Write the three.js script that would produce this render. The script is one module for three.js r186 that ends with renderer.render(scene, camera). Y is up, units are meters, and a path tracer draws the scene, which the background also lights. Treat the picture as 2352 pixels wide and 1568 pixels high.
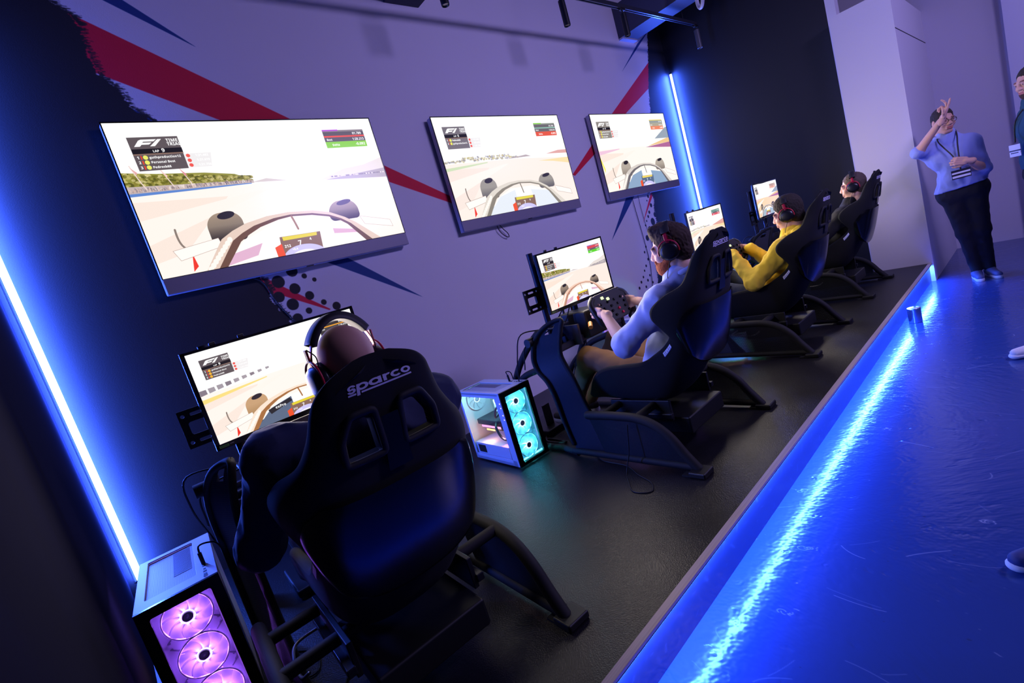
import * as THREE from 'three';
import { RoundedBoxGeometry } from 'three/addons/geometries/RoundedBoxGeometry.js';
import { mergeGeometries, mergeVertices } from 'three/addons/utils/BufferGeometryUtils.js';
import { RectAreaLightUniformsLib } from 'three/addons/lights/RectAreaLightUniformsLib.js';
import { createNoise3D, createNoise2D } from 'simplex-noise';

// ------------------------------------------------------------------ camera, lights, exposure
const scene = new THREE.Scene();
const camera = new THREE.PerspectiveCamera(70.258, 2352 / 1568, 0.05, 60);
camera.position.set(0, 1.45, 3.4916);
camera.up.set(0.30808, 0.94809, 0.07884);
camera.lookAt(0.63673, 1.45 - 0.14391, 3.4916 - 0.75754);
scene.add(camera);
scene.background = new THREE.Color(0x000000);
const renderer = new THREE.WebGLRenderer({ antialias: true });
renderer.toneMapping = THREE.LinearToneMapping;
renderer.toneMappingExposure = 1.0;
renderer.shadowMap.enabled = true;
RectAreaLightUniformsLib.init();
const LED = new THREE.Color().setRGB(0.045, 0.12, 1.0), STRIP = new THREE.Color().setRGB(0.04, 0.14, 1.0);
const L = { tube: 300, strip: 330, tv: 1.4, mon: 14, flood: 40 };   // light strengths (radiance)
const PY = 0.2;                                                   // height of the platform above the lower floor

// ------------------------------------------------------------------ helpers
let seed = 7;
const rnd = () => { seed = (seed + 0x6d2b79f5) | 0; let t = Math.imul(seed ^ (seed >>> 15), 1 | seed); t = (t + Math.imul(t ^ (t >>> 7), 61 | t)) ^ t; return ((t ^ (t >>> 14)) >>> 0) / 4294967296; };
const n3 = createNoise3D(rnd), n2 = createNoise2D(rnd);
const V = (x, y, z) => new THREE.Vector3(x, y, z);
const used = {};
function numbered(name) { const k = used[name] = (used[name] ?? -1) + 1; return k ? name + '_' + String(k).padStart(3, '0') : name; }
function std(color, roughness = 0.6, metalness = 0, extra = {}) { return new THREE.MeshStandardMaterial({ color, roughness, metalness, side: THREE.DoubleSide, ...extra }); }
function clean(g) {
  g = g.index ? g.toNonIndexed() : g;
  for (const k of Object.keys(g.attributes)) if (!['position', 'normal', 'uv', 'color'].includes(k)) g.deleteAttribute(k);
  if (!g.attributes.uv) g.setAttribute('uv', new THREE.BufferAttribute(new Float32Array(g.attributes.position.count * 2), 2));
  return g;
}
const merge = (l) => (l.length === 1 ? l[0] : mergeGeometries(l.map((g) => { g = clean(g); g.deleteAttribute('color'); return g; })));
function mesh(name, geo, mat, parent) {
  const m = new THREE.Mesh(Array.isArray(geo) ? merge(geo) : geo, mat);
  m.castShadow = m.receiveShadow = true;
  m.name = parent ? name : numbered(name);
  (parent || scene).add(m);
  return m;
}
function tag(o, label, category, group) { o.userData.label = label; o.userData.category = category; if (group) o.userData.group = group; return o; }
function thing(name, label, category, pos = [0, 0, 0], turn = 0, group) {
  const o = new THREE.Group(); o.name = numbered(name); o.position.set(...pos); o.rotation.y = turn; scene.add(o);
  return tag(o, label, category, group);
}
function struct(name, geo, mat, parent) { const m = mesh(name, geo, mat, parent); if (!parent) m.userData.kind = 'structure'; return m; }
function box(w, h, d, x, y, z, r = 0) {
  const g = r > 0 ? new RoundedBoxGeometry(w, h, d, 2, Math.min(r, w / 2.01, h / 2.01, d / 2.01)) : new THREE.BoxGeometry(w, h, d);
  return g.translate(x, y, z);
}
function boxMM(a, b, r = 0) { return box(b[0] - a[0], b[1] - a[1], b[2] - a[2], (a[0] + b[0]) / 2, (a[1] + b[1]) / 2, (a[2] + b[2]) / 2, r); }
function tube(pts, r, seg = 40, rad = 10, closed = false, tension = 0.5) {
  const c = new THREE.CatmullRomCurve3(pts.map((p) => V(...p)), closed, 'centripetal', tension);
  const g = [new THREE.TubeGeometry(c, seg, r, rad, closed)];
  if (!closed) for (const t of [0, 1]) { const p = c.getPoint(t); g.push(new THREE.SphereGeometry(r, rad, 6).translate(p.x, p.y, p.z)); }
  return merge(g);
}
function rod(a, b, r, r2 = r, rad = 12) {
  const A = V(...a), B = V(...b), d = B.clone().sub(A), g = new THREE.CylinderGeometry(r2, r, d.length(), rad);
  g.applyQuaternion(new THREE.Quaternion().setFromUnitVectors(V(0, 1, 0), d.clone().normalize()));
  const c = A.add(B).multiplyScalar(0.5); return g.translate(c.x, c.y, c.z);
}
function shapeOf(pts, holes = []) {
  const s = new THREE.Shape(pts.map((p) => new THREE.Vector2(...p)));
  for (const h of holes) s.holes.push(new THREE.Path(h.map((p) => new THREE.Vector2(...p))));
  return s;
}
function roundPoly(pts, r, n = 5) {                               // a polygon with rounded corners
  const out = [];
  pts.forEach((p, i) => {
    const a = new THREE.Vector2(...pts[(i + pts.length - 1) % pts.length]), b = new THREE.Vector2(...p), c = new THREE.Vector2(...pts[(i + 1) % pts.length]);
    const u = a.clone().sub(b), w = c.clone().sub(b), k = Math.min(r, u.length() / 2.2, w.length() / 2.2);
    const s = b.clone().add(u.setLength(k)), e = b.clone().add(w.setLength(k));
    for (let t = 0; t <= n; t++) { const q = t / n; out.push([(1 - q) * (1 - q) * s.x + 2 * q * (1 - q) * b.x + q * q * e.x, (1 - q) * (1 - q) * s.y + 2 * q * (1 - q) * b.y + q * q * e.y]); }
  });
  return out;
}
const oval = (cx, cy, rx, ry, n = 20) => Array.from({ length: n }, (_, i) => [cx + rx * Math.cos(i / n * 2 * Math.PI), cy + ry * Math.sin(i / n * 2 * Math.PI)]);
function extrude(pts, depth, holes, bevel = 0) {
  return new THREE.ExtrudeGeometry(shapeOf(pts, holes), { depth, bevelEnabled: bevel > 0, bevelSize: bevel, bevelThickness: bevel, bevelSegments: 2, curveSegments: 8 });
}
// an outline drawn in (z, y), given thickness along x
function sidePlate(pts, x, t, holes) { return extrude(pts, t, holes).applyMatrix4(new THREE.Matrix4().makeBasis(V(0, 0, 1), V(0, 1, 0), V(-1, 0, 0)).setPosition(x + t / 2, 0, 0)); }
function gridGeo(P, skip) {                                        // a surface through rows of points
  const R = P.length, C = P[0].length, pos = [], uv = [], idx = [];
  P.forEach((row, i) => row.forEach((p, j) => { pos.push(p.x, p.y, p.z); uv.push(j / (C - 1), i / (R - 1)); }));
  for (let i = 0; i < R - 1; i++) for (let j = 0; j < C - 1; j++) { if (skip && skip(i, j)) continue; const a = i * C + j; idx.push(a, a + 1, a + C, a + 1, a + C + 1, a + C); }
  const g = new THREE.BufferGeometry(); g.setAttribute('position', new THREE.Float32BufferAttribute(pos, 3)); g.setAttribute('uv', new THREE.Float32BufferAttribute(uv, 2)); g.setIndex(idx); g.computeVertexNormals(); return g;
}
function canvas(w, h, draw) { const c = document.createElement('canvas'); c.width = w; c.height = h; draw(c.getContext('2d'), w, h); return c; }
function canvasTex(w, h, draw, srgb = true) {
  const t = new THREE.CanvasTexture(canvas(w, h, draw)); if (srgb) t.colorSpace = THREE.SRGBColorSpace; t.wrapS = t.wrapT = THREE.RepeatWrapping; return t;
}
function noiseTex(n, fn, rx = 1, ry = 1) {
  const d = new Uint8Array(n * n * 4);
  for (let y = 0; y < n; y++) for (let x = 0; x < n; x++) { const v = Math.max(0, Math.min(255, fn(x / n, y / n) * 255)), k = (y * n + x) * 4; d[k] = d[k + 1] = d[k + 2] = v; d[k + 3] = 255; }
  const t = new THREE.DataTexture(d, n, n); t.magFilter = THREE.LinearFilter; t.minFilter = THREE.LinearFilter; t.wrapS = t.wrapT = THREE.RepeatWrapping; t.repeat.set(rx, ry); t.needsUpdate = true; return t;
}
const tor = (u, v, f, s = 0) => { const a = u * 2 * Math.PI, b = v * 2 * Math.PI, r = f / (2 * Math.PI); return n3(Math.cos(a) * r + s, Math.sin(a) * r + Math.cos(b) * r * 1.3, Math.sin(b) * r * 1.3 + s * 2); };   // tileable noise
function areaLight(color, intensity, w, h, pos, dir, up = [0, 1, 0]) {
  const l = new THREE.RectAreaLight(color, intensity, w, h); l.position.set(...pos);
  l.up.set(...up); l.lookAt(pos[0] + dir[0], pos[1] + dir[1], pos[2] + dir[2]); scene.add(l); return l;
}
// ---- smooth bodies: signed distances joined with a smooth minimum and meshed with surface nets
const cap = (a, b, ra, rb = ra, op) => ({ t: 0, a, d: [b[0] - a[0], b[1] - a[1], b[2] - a[2]], l: Math.max(1e-9, (b[0] - a[0]) ** 2 + (b[1] - a[1]) ** 2 + (b[2] - a[2]) ** 2), ra, rb, op });
const ell = (c, r, op) => ({ t: 1, c, r, op });
function dist(q, x, y, z, grow) {
  if (q.t === 0) {
    const px = x - q.a[0], py = y - q.a[1], pz = z - q.a[2], h = Math.max(0, Math.min(1, (px * q.d[0] + py * q.d[1] + pz * q.d[2]) / q.l));
    return Math.hypot(px - h * q.d[0], py - h * q.d[1], pz - h * q.d[2]) - (q.ra + (q.rb - q.ra) * h) - grow;
  }
  const px = x - q.c[0], py = y - q.c[1], pz = z - q.c[2], rx = q.r[0] + grow, ry = q.r[1] + grow, rz = q.r[2] + grow;
  const k0 = Math.hypot(px / rx, py / ry, pz / rz), k1 = Math.hypot(px / (rx * rx), py / (ry * ry), pz / (rz * rz));
  return k1 < 1e-9 ? -Math.min(rx, ry, rz) : k0 * (k0 - 1) / k1;
}
function field(prims, k, grow = 0, noise) {
  return (x, y, z) => {
    let d = 1e3;
    for (const q of prims) {
      if (q.op === 'sub') { const e = -dist(q, x, y, z, 0), h = Math.max(0, Math.min(1, 0.5 + 0.5 * (e - d) / (k * 0.6))); d = d + (e - d) * h + k * 0.6 * h * (1 - h); continue; }
      const e = dist(q, x, y, z, grow);
      if (e > d + k) continue;
      if (d > e + k) { d = e; continue; }
      const h = Math.max(0, Math.min(1, 0.5 + 0.5 * (d - e) / k)); d = d + (e - d) * h - k * h * (1 - h);
    }
    return noise && d < 0.06 && d > -0.06 ? d + noise(x, y, z) : d;
  };
}
function bounds(prims, pad) {
  const lo = [1e9, 1e9, 1e9], hi = [-1e9, -1e9, -1e9];
  for (const q of prims) if (q.op !== 'sub') for (let i = 0; i < 3; i++) {
    const e = q.t === 0 ? [q.a[i] - q.ra, q.a[i] + q.ra, q.a[i] + q.d[i] - q.rb, q.a[i] + q.d[i] + q.rb] : [q.c[i] - q.r[i], q.c[i] + q.r[i]];
    lo[i] = Math.min(lo[i], ...e); hi[i] = Math.max(hi[i], ...e);
  }
  return [lo.map((v) => v - pad), hi.map((v) => v + pad)];
}
function nets(f, lo, hi, cell) {
  const N = [0, 1, 2].map((i) => Math.ceil((hi[i] - lo[i]) / cell) + 1), [nx, ny, nz] = N, val = new Float32Array(nx * ny * nz), id = (i, j, k) => (k * ny + j) * nx + i;
  for (let k = 0; k < nz; k++) for (let j = 0; j < ny; j++) for (let i = 0; i < nx; i++) val[id(i, j, k)] = f(lo[0] + i * cell, lo[1] + j * cell, lo[2] + k * cell);
  const at = new Int32Array(nx * ny * nz).fill(-1), pos = [], idx = [];
  const E = [[0, 1], [2, 3], [4, 5], [6, 7], [0, 2], [1, 3], [4, 6], [5, 7], [0, 4], [1, 5], [2, 6], [3, 7]];
  for (let k = 0; k < nz - 1; k++) for (let j = 0; j < ny - 1; j++) for (let i = 0; i < nx - 1; i++) {
    const c = []; let m = 0;
    for (let q = 0; q < 8; q++) { c[q] = val[id(i + (q & 1), j + ((q >> 1) & 1), k + (q >> 2))]; if (c[q] < 0) m |= 1 << q; }
    if (m === 0 || m === 255) continue;
    let x = 0, y = 0, z = 0, n = 0;
    for (const [a, b] of E) if ((c[a] < 0) !== (c[b] < 0)) { const t = c[a] / (c[a] - c[b]); x += (a & 1) + ((b & 1) - (a & 1)) * t; y += ((a >> 1) & 1) + (((b >> 1) & 1) - ((a >> 1) & 1)) * t; z += (a >> 2) + ((b >> 2) - (a >> 2)) * t; n++; }
    at[id(i, j, k)] = pos.length / 3; pos.push(lo[0] + (i + x / n) * cell, lo[1] + (j + y / n) * cell, lo[2] + (k + z / n) * cell);
  }
  const quad = (a, b, c, d, flip) => { if (a < 0 || b < 0 || c < 0 || d < 0) return; flip ? idx.push(a, c, b, a, d, c) : idx.push(a, b, c, a, c, d); };
  for (let k = 1; k < nz - 1; k++) for (let j = 1; j < ny - 1; j++) for (let i = 1; i < nx - 1; i++) {
    const s = val[id(i, j, k)] < 0;
    if (s !== val[id(i + 1, j, k)] < 0) quad(at[id(i, j - 1, k - 1)], at[id(i, j, k - 1)], at[id(i, j, k)], at[id(i, j - 1, k)], !s);
    if (s !== val[id(i, j + 1, k)] < 0) quad(at[id(i - 1, j, k - 1)], at[id(i - 1, j, k)], at[id(i, j, k)], at[id(i, j, k - 1)], !s);
    if (s !== val[id(i, j, k + 1)] < 0) quad(at[id(i - 1, j - 1, k)], at[id(i, j - 1, k)], at[id(i, j, k)], at[id(i - 1, j, k)], !s);
  }
  const g = new THREE.BufferGeometry(); g.setAttribute('position', new THREE.Float32BufferAttribute(pos, 3)); g.setIndex(idx); g.computeVertexNormals(); return g;
}
function blob(prims, cell, k, grow = 0, noise, clip) { const [lo, hi] = bounds(prims, grow + cell * 3 + 0.012), f = field(prims, k, grow, noise); return nets(clip ? (x, y, z) => Math.max(f(x, y, z), clip(x, y, z)) : f, lo, hi, cell); }

// ------------------------------------------------------------------ materials
const peel = noiseTex(512, (u, v) => 0.5 + 0.22 * tor(u, v, 60) + 0.16 * tor(u, v, 140, 3) + 0.1 * tor(u, v, 9, 5));
const M = {
  black: std(0x0b0b0d, 0.5), rubber: std(0x09090b, 0.75), gloss: std(0x08080a, 0.22), steel: std(0x121318, 0.45, 0.3), fabric: std(0x0a0a0c, 0.95),
  chrome: std(0xd8d8de, 0.2, 1), white: std(0xd8d6e0, 0.5), grey: std(0x6f6d78, 0.55), red: std(0xc2103a, 0.4), alu: std(0x9a98a0, 0.4, 0.8), cable: std(0x0c0c10, 0.6),
  tvbar: std(0x8a8698, 0.5, 0.2), tvcase: std(0xb6b2c4, 0.45, 0.2), label: std(0xd8d8e2, 0.6),
};
M.fabric.sheen = 0;
const perf = canvasTex(128, 128, (c, w) => { c.fillStyle = '#17181d'; c.fillRect(0, 0, w, w); c.globalCompositeOperation = 'destination-out'; for (let j = 0; j < 8; j++) for (let i = 0; i < 8; i++) { c.beginPath(); c.arc(i * 16 + (j % 2 ? 8 : 0) + 4, j * 16 + 8, 4.4, 0, 7); c.fill(); } });
perf.repeat.set(16, 16);
M.perf = std(0xffffff, 0.5, 0.2, { map: perf, alphaTest: 0.5 });
const plateTex = canvasTex(128, 128, (c, w) => { c.fillStyle = '#33353d'; c.fillRect(0, 0, w, w); c.fillStyle = '#060608'; for (let j = 0; j < 8; j++) for (let i = 0; i < 8; i++) { c.beginPath(); c.arc(i * 16 + (j % 2 ? 8 : 0) + 4, j * 16 + 8, 4, 0, 7); c.fill(); } });
plateTex.repeat.set(16, 16); M.plate = std(0xffffff, 0.5, 0.1, { map: plateTex });

// ------------------------------------------------------------------ the room
// mural: flat paint on the back wall, drawn in wall metres (x from -0.2 to 7.15, y from 0 to 4.4)
const WX0 = -0.2, WX1 = 7.15, CEIL = 4.4;
const muralTex = canvasTex(2048, 1226, (c, w, h) => {
  const X = (x) => (x - WX0) / (WX1 - WX0) * w, Y = (y) => h - y / CEIL * h, S = w / (WX1 - WX0);
  const poly = (pts, col) => { c.fillStyle = col; c.beginPath(); pts.forEach((p, i) => (i ? c.lineTo(X(p[0]), Y(p[1])) : c.moveTo(X(p[0]), Y(p[1])))); c.closePath(); c.fill(); };
  c.fillStyle = '#dcd8e4'; c.fillRect(0, 0, w, h);
  const blue = '#123c84', red = '#e4123a', dark = '#15151c';
  poly([[0.55, 3.48], [1.53, 2.91], [2.19, 2.51], [2.74, 2.2], [2.9, 2.1], [2.73, 2.14], [2.19, 2.38], [1.09, 2.9], [0.3, 3.29], [0.3, 3.6]], red);
  poly([[6.7, 3.585], [5.51, 2.89], [4.97, 2.55], [4.47, 2.24], [4.5, 2.22], [4.95, 2.43], [5.81, 2.89], [6.6, 3.26]], red);
  poly([[0.66, 3.62], [0.8, 3.59], [1.12, 3.35]], blue); poly([[0.5, 3.72], [0.66, 3.72], [1.12, 3.35], [0.72, 3.58]], blue);
  poly([[1.38, 1.93], [1.56, 1.93], [2.15, 1.43], [1.47, 1.87]], blue);
  poly([[0.5, 3.08], [0.75, 2.9], [0.9, 2.8], [0.6, 2.9]], blue);
  poly([[6.5, 3.8], [6.9, 4.02], [5.96, 3.41]], blue);
  poly([[5.4, 1.9], [5.6, 1.9], [4.86, 1.42]], blue);
  poly([[0.9, 1.9], [1.04, 1.845], [1.12, 1.77], [1.38, 1.54], [1.37, 1.535], [1.11, 1.705], [0.95, 1.79]], red);
  poly([[5.98, 1.9], [6.03, 1.86], [5.98, 1.83], [5.59, 1.51]], red);
  c.fillStyle = dark;
  for (const [x, y, r] of [[1.21, 1.86, 0.038], [1.28, 1.81, 0.018], [1.34, 1.77, 0.015], [1.1, 1.81, 0.042], [1.19, 1.74, 0.037], [1.27, 1.67, 0.031], [1.07, 1.71, 0.037], [1.14, 1.64, 0.04], [1.35, 1.6, 0.02], [1.43, 1.55, 0.03], [1.23, 1.57, 0.022], [1.05, 1.57, 0.042], [1.14, 1.54, 0.034]]) { c.beginPath(); c.arc(X(x), Y(y), r * S, 0, 7); c.fill(); }
  for (const [x, y, r] of [[5.86, 1.83, 0.022], [5.81, 1.78, 0.011], [5.88, 1.71, 0.027], [5.8, 1.63, 0.022], [5.75, 1.58, 0.019], [5.83, 1.5, 0.049], [5.72, 1.41, 0.045], [5.61, 1.32, 0.037], [5.92, 1.58, 0.033], [5.69, 1.53, 0.013], [5.64, 1.48, 0.013], [5.53, 1.22, 0.016], [5.47, 1.16, 0.016], [5.51, 1.06, 0.018], [5.43, 0.99, 0.017], [5.37, 0.94, 0.015]]) { c.beginPath(); c.arc(X(x), Y(y), r * S, 0, 7); c.fill(); }
  for (const [x, y, r] of [[5.31, 0.87, 0.016], [5.46, 0.86, 0.016], [5.39, 0.81, 0.018], [5.24, 0.82, 0.018], [5.49, 0.76, 0.016], [5.32, 0.74, 0.018], [5.42, 0.7, 0.016], [5.17, 0.76, 0.019], [5.26, 0.66, 0.018], [5.34, 0.63, 0.015], [5.18, 0.6, 0.017]]) { c.beginPath(); c.arc(X(x), Y(y), r * S, 0, 7); c.fill(); }
  // dark paint with a dry-brushed edge at both ends of the wall
  const edge = (pts, side) => {
    c.fillStyle = dark;
    c.beginPath(); c.moveTo(side < 0 ? 0 : w, Y(pts[0][1])); let prev = null;
    for (let i = 0; i < pts.length - 1; i++) for (let t = 0; t < 1; t += 0.02) {
      const x = pts[i][0] + (pts[i + 1][0] - pts[i][0]) * t, y = pts[i][1] + (pts[i + 1][1] - pts[i][1]) * t, j = 0.012 * n2(y * 14, side * 9) + 0.007 * n2(y * 60, side * 3) + 0.006 * n2(y * 190, side);
      c.lineTo(X(x + j), Y(y)); prev = [x, y];
    }
    c.lineTo(side < 0 ? 0 : w, Y(pts[pts.length - 1][1])); c.closePath(); c.fill();
    for (let k = 0; k < 1500; k++) {                               // bristle strokes
      const i = Math.floor(rnd() * (pts.length - 1)), t = rnd(), x = pts[i][0] + (pts[i + 1][0] - pts[i][0]) * t, y = pts[i][1] + (pts[i + 1][1] - pts[i][1]) * t;
      c.globalAlpha = 0.25 + 0.6 * rnd(); c.fillRect(X(x - side * rnd() * rnd() * 0.035), Y(y), (0.004 + 0.02 * rnd()) * S, (0.002 + 0.006 * rnd()) * S);
    }
    c.globalAlpha = 1;
  };
  edge([[0.42, 4.4], [0.44, 3.9], [0.47, 3.55], [0.54, 3.48], [0.56, 3.43], [0.55, 3.31], [0.56, 3.16], [0.62, 3.08], [0.65, 2.98], [0.73, 2.9], [0.9, 2.6], [0.98, 2.2], [1.0, 1.86], [1.03, 1.8], [1.02, 1.75], [1.03, 1.65], [1.08, 1.56], [1.1, 1.4], [1.02, 1.0], [1.1, 0.5], [1.05, 0]], -1);
  edge([[6.95, 4.4], [6.82, 3.94], [6.68, 3.59], [6.53, 3.24], [6.45, 3.01], [6.3, 2.5], [6.0, 2.0], [5.98, 1.84], [6.0, 1.75], [5.96, 1.7], [5.94, 1.61], [5.93, 1.5], [5.88, 1.39], [5.81, 1.21], [5.59, 0.7], [5.4, 0.3], [5.3, 0]], 1);
});
const wallBump = peel.clone(); wallBump.repeat.set(14, 8);
const backGeo = new THREE.PlaneGeometry(WX1 - WX0, CEIL).translate((WX0 + WX1) / 2, CEIL / 2, 0);
const wallBack = struct('wall_back', boxMM([WX0 - 0.2, 0, -0.2], [WX1 + 0.2, CEIL, -0.003]), std(0xbdb9c8, 0.8));
struct('mural', backGeo, std(0xffffff, 0.72, 0, { map: muralTex, bumpMap: wallBump, bumpScale: 0.0004 }), wallBack);
const darkBump = peel.clone(); darkBump.repeat.set(8, 8);
const darkWall = std(0x101016, 0.7, 0, { bumpMap: darkBump, bumpScale: 0.0004 });
const paleWall = std(0xcfcbd8, 0.75, 0, { bumpMap: wallBump, bumpScale: 0.0003 });
// left wall: dark paint rolled in vertical passes
const rollTex = noiseTex(512, (u, v) => 0.5 + 0.3 * tor(u, v * 0.06, 26) + 0.2 * tor(u, v, 50, 2)); rollTex.repeat.set(1.2, 1);
struct('wall_left', boxMM([-0.4, 0, 0], [-0.2, CEIL, 7.2]), new THREE.MeshPhysicalMaterial({ color: 0x20202c, roughness: 0.9, specularIntensity: 0.0, bumpMap: rollTex, bumpScale: 0.0006, side: THREE.DoubleSide }));
const wallEnd = struct('wall_end', boxMM([7.15, 0, 0], [7.3, CEIL, 1.93]), darkWall);
struct('wall_edge', boxMM([7.15, 0, 1.93], [7.3, CEIL, 2.02]), paleWall, wallEnd);
// white boxed-in wall that stops below the ceiling, with a panel joint in its side
const pillar = struct('pillar', boxMM([6.87, 0, 2.0], [7.9, 3.04, 2.53]), paleWall);
struct('side_panel', boxMM([7.9, 0, 2.0], [8.8, 3.04, 2.53]), paleWall, pillar);
struct('panel_joint', boxMM([6.875, 2.655, 2.528], [8.75, 2.665, 2.5315]), std(0x2c2a38, 0.8), pillar);
struct('wall_right', boxMM([8.75, 0, 0], [8.95, CEIL, 7.2]), paleWall);
struct('wall_front', boxMM([-0.4, 0, 7.0], [8.95, CEIL, 7.2]), std(0x55535f, 0.8));
struct('trim_1', boxMM([8.6, 0, 3.22], [8.75, CEIL, 3.7]), paleWall);
struct('ceiling', boxMM([-0.4, CEIL, -0.2], [8.95, CEIL + 0.2, 7.2]), std(0x1b1b22, 0.85));
struct('beam_1', boxMM([2.655, 3.82, 0.001], [3.0, 4.2, 6.99]), std(0x2a2b3a, 0.6));
struct('beam_2', boxMM([6.07, 3.82, 0.001], [6.42, 4.2, 6.99]), std(0x3a3c50, 0.6));
struct('beam_plate', boxMM([6.07, 3.8, 0.001], [6.42, 3.82, 0.06]), std(0xb8b6c6, 0.5), scene.getObjectByName('beam_2'));
// lower floor: painted and worn, smooth enough to mirror the strip
const floorBump = noiseTex(1024, (u, v) => {
  const a = tor(u, v, 7, 1), b = tor(u, v, 30, 4), c = tor(u, v, 90, 7), chip = Math.max(0, tor(u, v, 22, 11) - 0.62) * 2.2;
  return 0.5 + 0.10 * a + 0.10 * b + 0.07 * c - chip * 0.5 * (0.5 + c);
}, 1, 1);
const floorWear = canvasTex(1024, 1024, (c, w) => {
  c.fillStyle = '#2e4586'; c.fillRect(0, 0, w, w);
  for (let i = 0; i < 260; i++) { c.globalAlpha = 0.25 + 0.4 * rnd(); c.fillStyle = rnd() < 0.5 ? '#83879d' : '#2c2e3e'; c.beginPath(); c.arc(rnd() * w, rnd() * w, 0.6 + 1.6 * rnd() * rnd(), 0, 7); c.fill(); }
  for (let i = 0; i < 90; i++) { c.globalAlpha = 0.2 + 0.45 * rnd(); c.strokeStyle = '#a9adc6'; c.lineWidth = 0.6 + rnd(); const x = rnd() * w, y = rnd() * w, a = rnd() * 7; c.beginPath(); c.moveTo(x, y); c.quadraticCurveTo(x + 20 * Math.cos(a), y + 20 * Math.sin(a), x + (20 + 50 * rnd()) * Math.cos(a + 0.3), y + (20 + 50 * rnd()) * Math.sin(a + 0.3)); c.stroke(); }
  for (let i = 0; i < 26; i++) { const x = rnd() * w, y = rnd() * w; c.strokeStyle = '#c4c8de'; c.globalAlpha = 0.55; for (let k = 0; k < 6; k++) { c.beginPath(); c.arc(x + 14 * rnd(), y + 14 * rnd(), 2 + 5 * rnd(), rnd() * 6, rnd() * 6 + 2); c.stroke(); } }
  c.globalAlpha = 1;
});
floorBump.repeat.set(4.6, 2.4); floorWear.repeat.set(4.6, 2.4);
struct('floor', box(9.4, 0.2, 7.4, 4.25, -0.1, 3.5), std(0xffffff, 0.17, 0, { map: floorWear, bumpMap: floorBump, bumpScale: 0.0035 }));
// platform: vinyl deck, glossy painted riser set back under a wooden nosing
const deckTex = canvasTex(512, 512, (c, w) => { c.fillStyle = '#111013'; c.fillRect(0, 0, w, w); for (let i = 0; i < 9000; i++) { c.fillStyle = rnd() < 0.55 ? '#17161a' : (rnd() < 0.9 ? '#0b0b0d' : '#34323a'); c.globalAlpha = 0.6; c.fillRect(rnd() * w, rnd() * w, 1 + rnd() * 2, 1 + rnd() * 2); } });
deckTex.repeat.set(9, 4);
const deckBump = peel.clone(); deckBump.repeat.set(14, 5);
const deck = struct('platform', boxMM([-0.2, 0, 0], [6.87, PY, 2.4855]), std(0xffffff, 0.42, 0, { map: deckTex, bumpMap: deckBump, bumpScale: 0.0015 }));
const riserTex = canvasTex(1024, 64, (c, w, h) => { c.fillStyle = '#2a2f4e'; c.fillRect(0, 0, w, h); for (let i = 0; i < 160; i++) { c.globalAlpha = 0.08 + 0.2 * rnd(); c.strokeStyle = '#7d82a8'; c.lineWidth = 0.6 + rnd() * 1.5; const x = rnd() * w, y = rnd() * h; c.beginPath(); c.moveTo(x, y); c.lineTo(x + (rnd() - 0.5) * 8, y + (rnd() - 0.5) * 26); c.stroke(); } c.globalAlpha = 1; });
struct('riser', boxMM([-0.2, 0, 2.4855], [6.87, PY - 0.03, 2.492]), std(0xffffff, 0.35, 0, { map: riserTex }), deck);
const woodTex = canvasTex(1024, 32, (c, w, h) => { c.fillStyle = '#b3a3a6'; c.fillRect(0, 0, w, h); for (let i = 0; i < 500; i++) { c.globalAlpha = 0.25 * rnd(); c.fillStyle = rnd() < 0.5 ? '#7c6b70' : '#cdbfc0'; c.fillRect(rnd() * w, rnd() * h, 30 + 120 * rnd(), 0.7 + rnd()); } c.globalAlpha = 1; });
struct('nosing', boxMM([-0.2, PY - 0.011, 2.4855], [6.87, PY + 0.001, 2.5176], 0.002), std(0xffffff, 0.5, 0, { map: woodTex }), deck);

// ------------------------------------------------------------------ blue light fittings
const glowMat = (c, k) => new THREE.MeshStandardMaterial({ color: 0x000000, emissive: c, emissiveIntensity: k, roughness: 0.4 });
const tubeGlow = glowMat(new THREE.Color().setRGB(0.42, 0.62, 1.0), 3.2);
function ledTube(x, z, label, side) {
  const t = thing('light_tube', label, 'tube light', [x, 0, z]);
  mesh('diffuser', tube([[0, 0.41, 0], [0, 1.9, 0], [0, 3.41, 0]], 0.0165, 30, 12), tubeGlow, t);
  mesh('channel', boxMM([-0.006, 0.4, -0.006], [0.006, 3.42, 0.006]).translate(side * 0.0235, 0, 0), M.black, t);
  for (const y of [0.4, 3.41]) mesh('end_cap', rod([0, y - 0.006, 0], [0, y + 0.012, 0], 0.018), M.black, t);
  for (const d of [[1, 0, 0], [-1, 0, 0], [0, 0, 1], [0, 0, -1]]) areaLight(LED, L.tube, 0.03, 3.0, [x + d[0] * 0.0185, 1.91, z + d[2] * 0.0185], d);
  return t;
}
ledTube(-0.147, 0.05, 'glowing blue light tube in the corner above the purple-lit computer', -1);
ledTube(7.105, 0.05, 'glowing blue light tube in the far corner beside the third wall screen', 1);
const strip = thing('light_strip', 'blue light strip hidden under the wooden nosing of the platform', 'strip light', [0, 0, 0]);
mesh('channel', boxMM([-0.19, PY - 0.017, 2.4925], [6.865, PY - 0.0115, 2.5155]), M.black, strip);
mesh('diffuser', boxMM([-0.19, PY - 0.021, 2.4935], [6.865, PY - 0.0165, 2.5125]), glowMat(new THREE.Color().setRGB(0.2, 0.55, 1.0), 6), strip);
areaLight(STRIP, L.strip, 7.0, 0.018, [3.34, PY - 0.0225, 2.504], [0, -1, 0.04], [0, 0, 1]);
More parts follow.
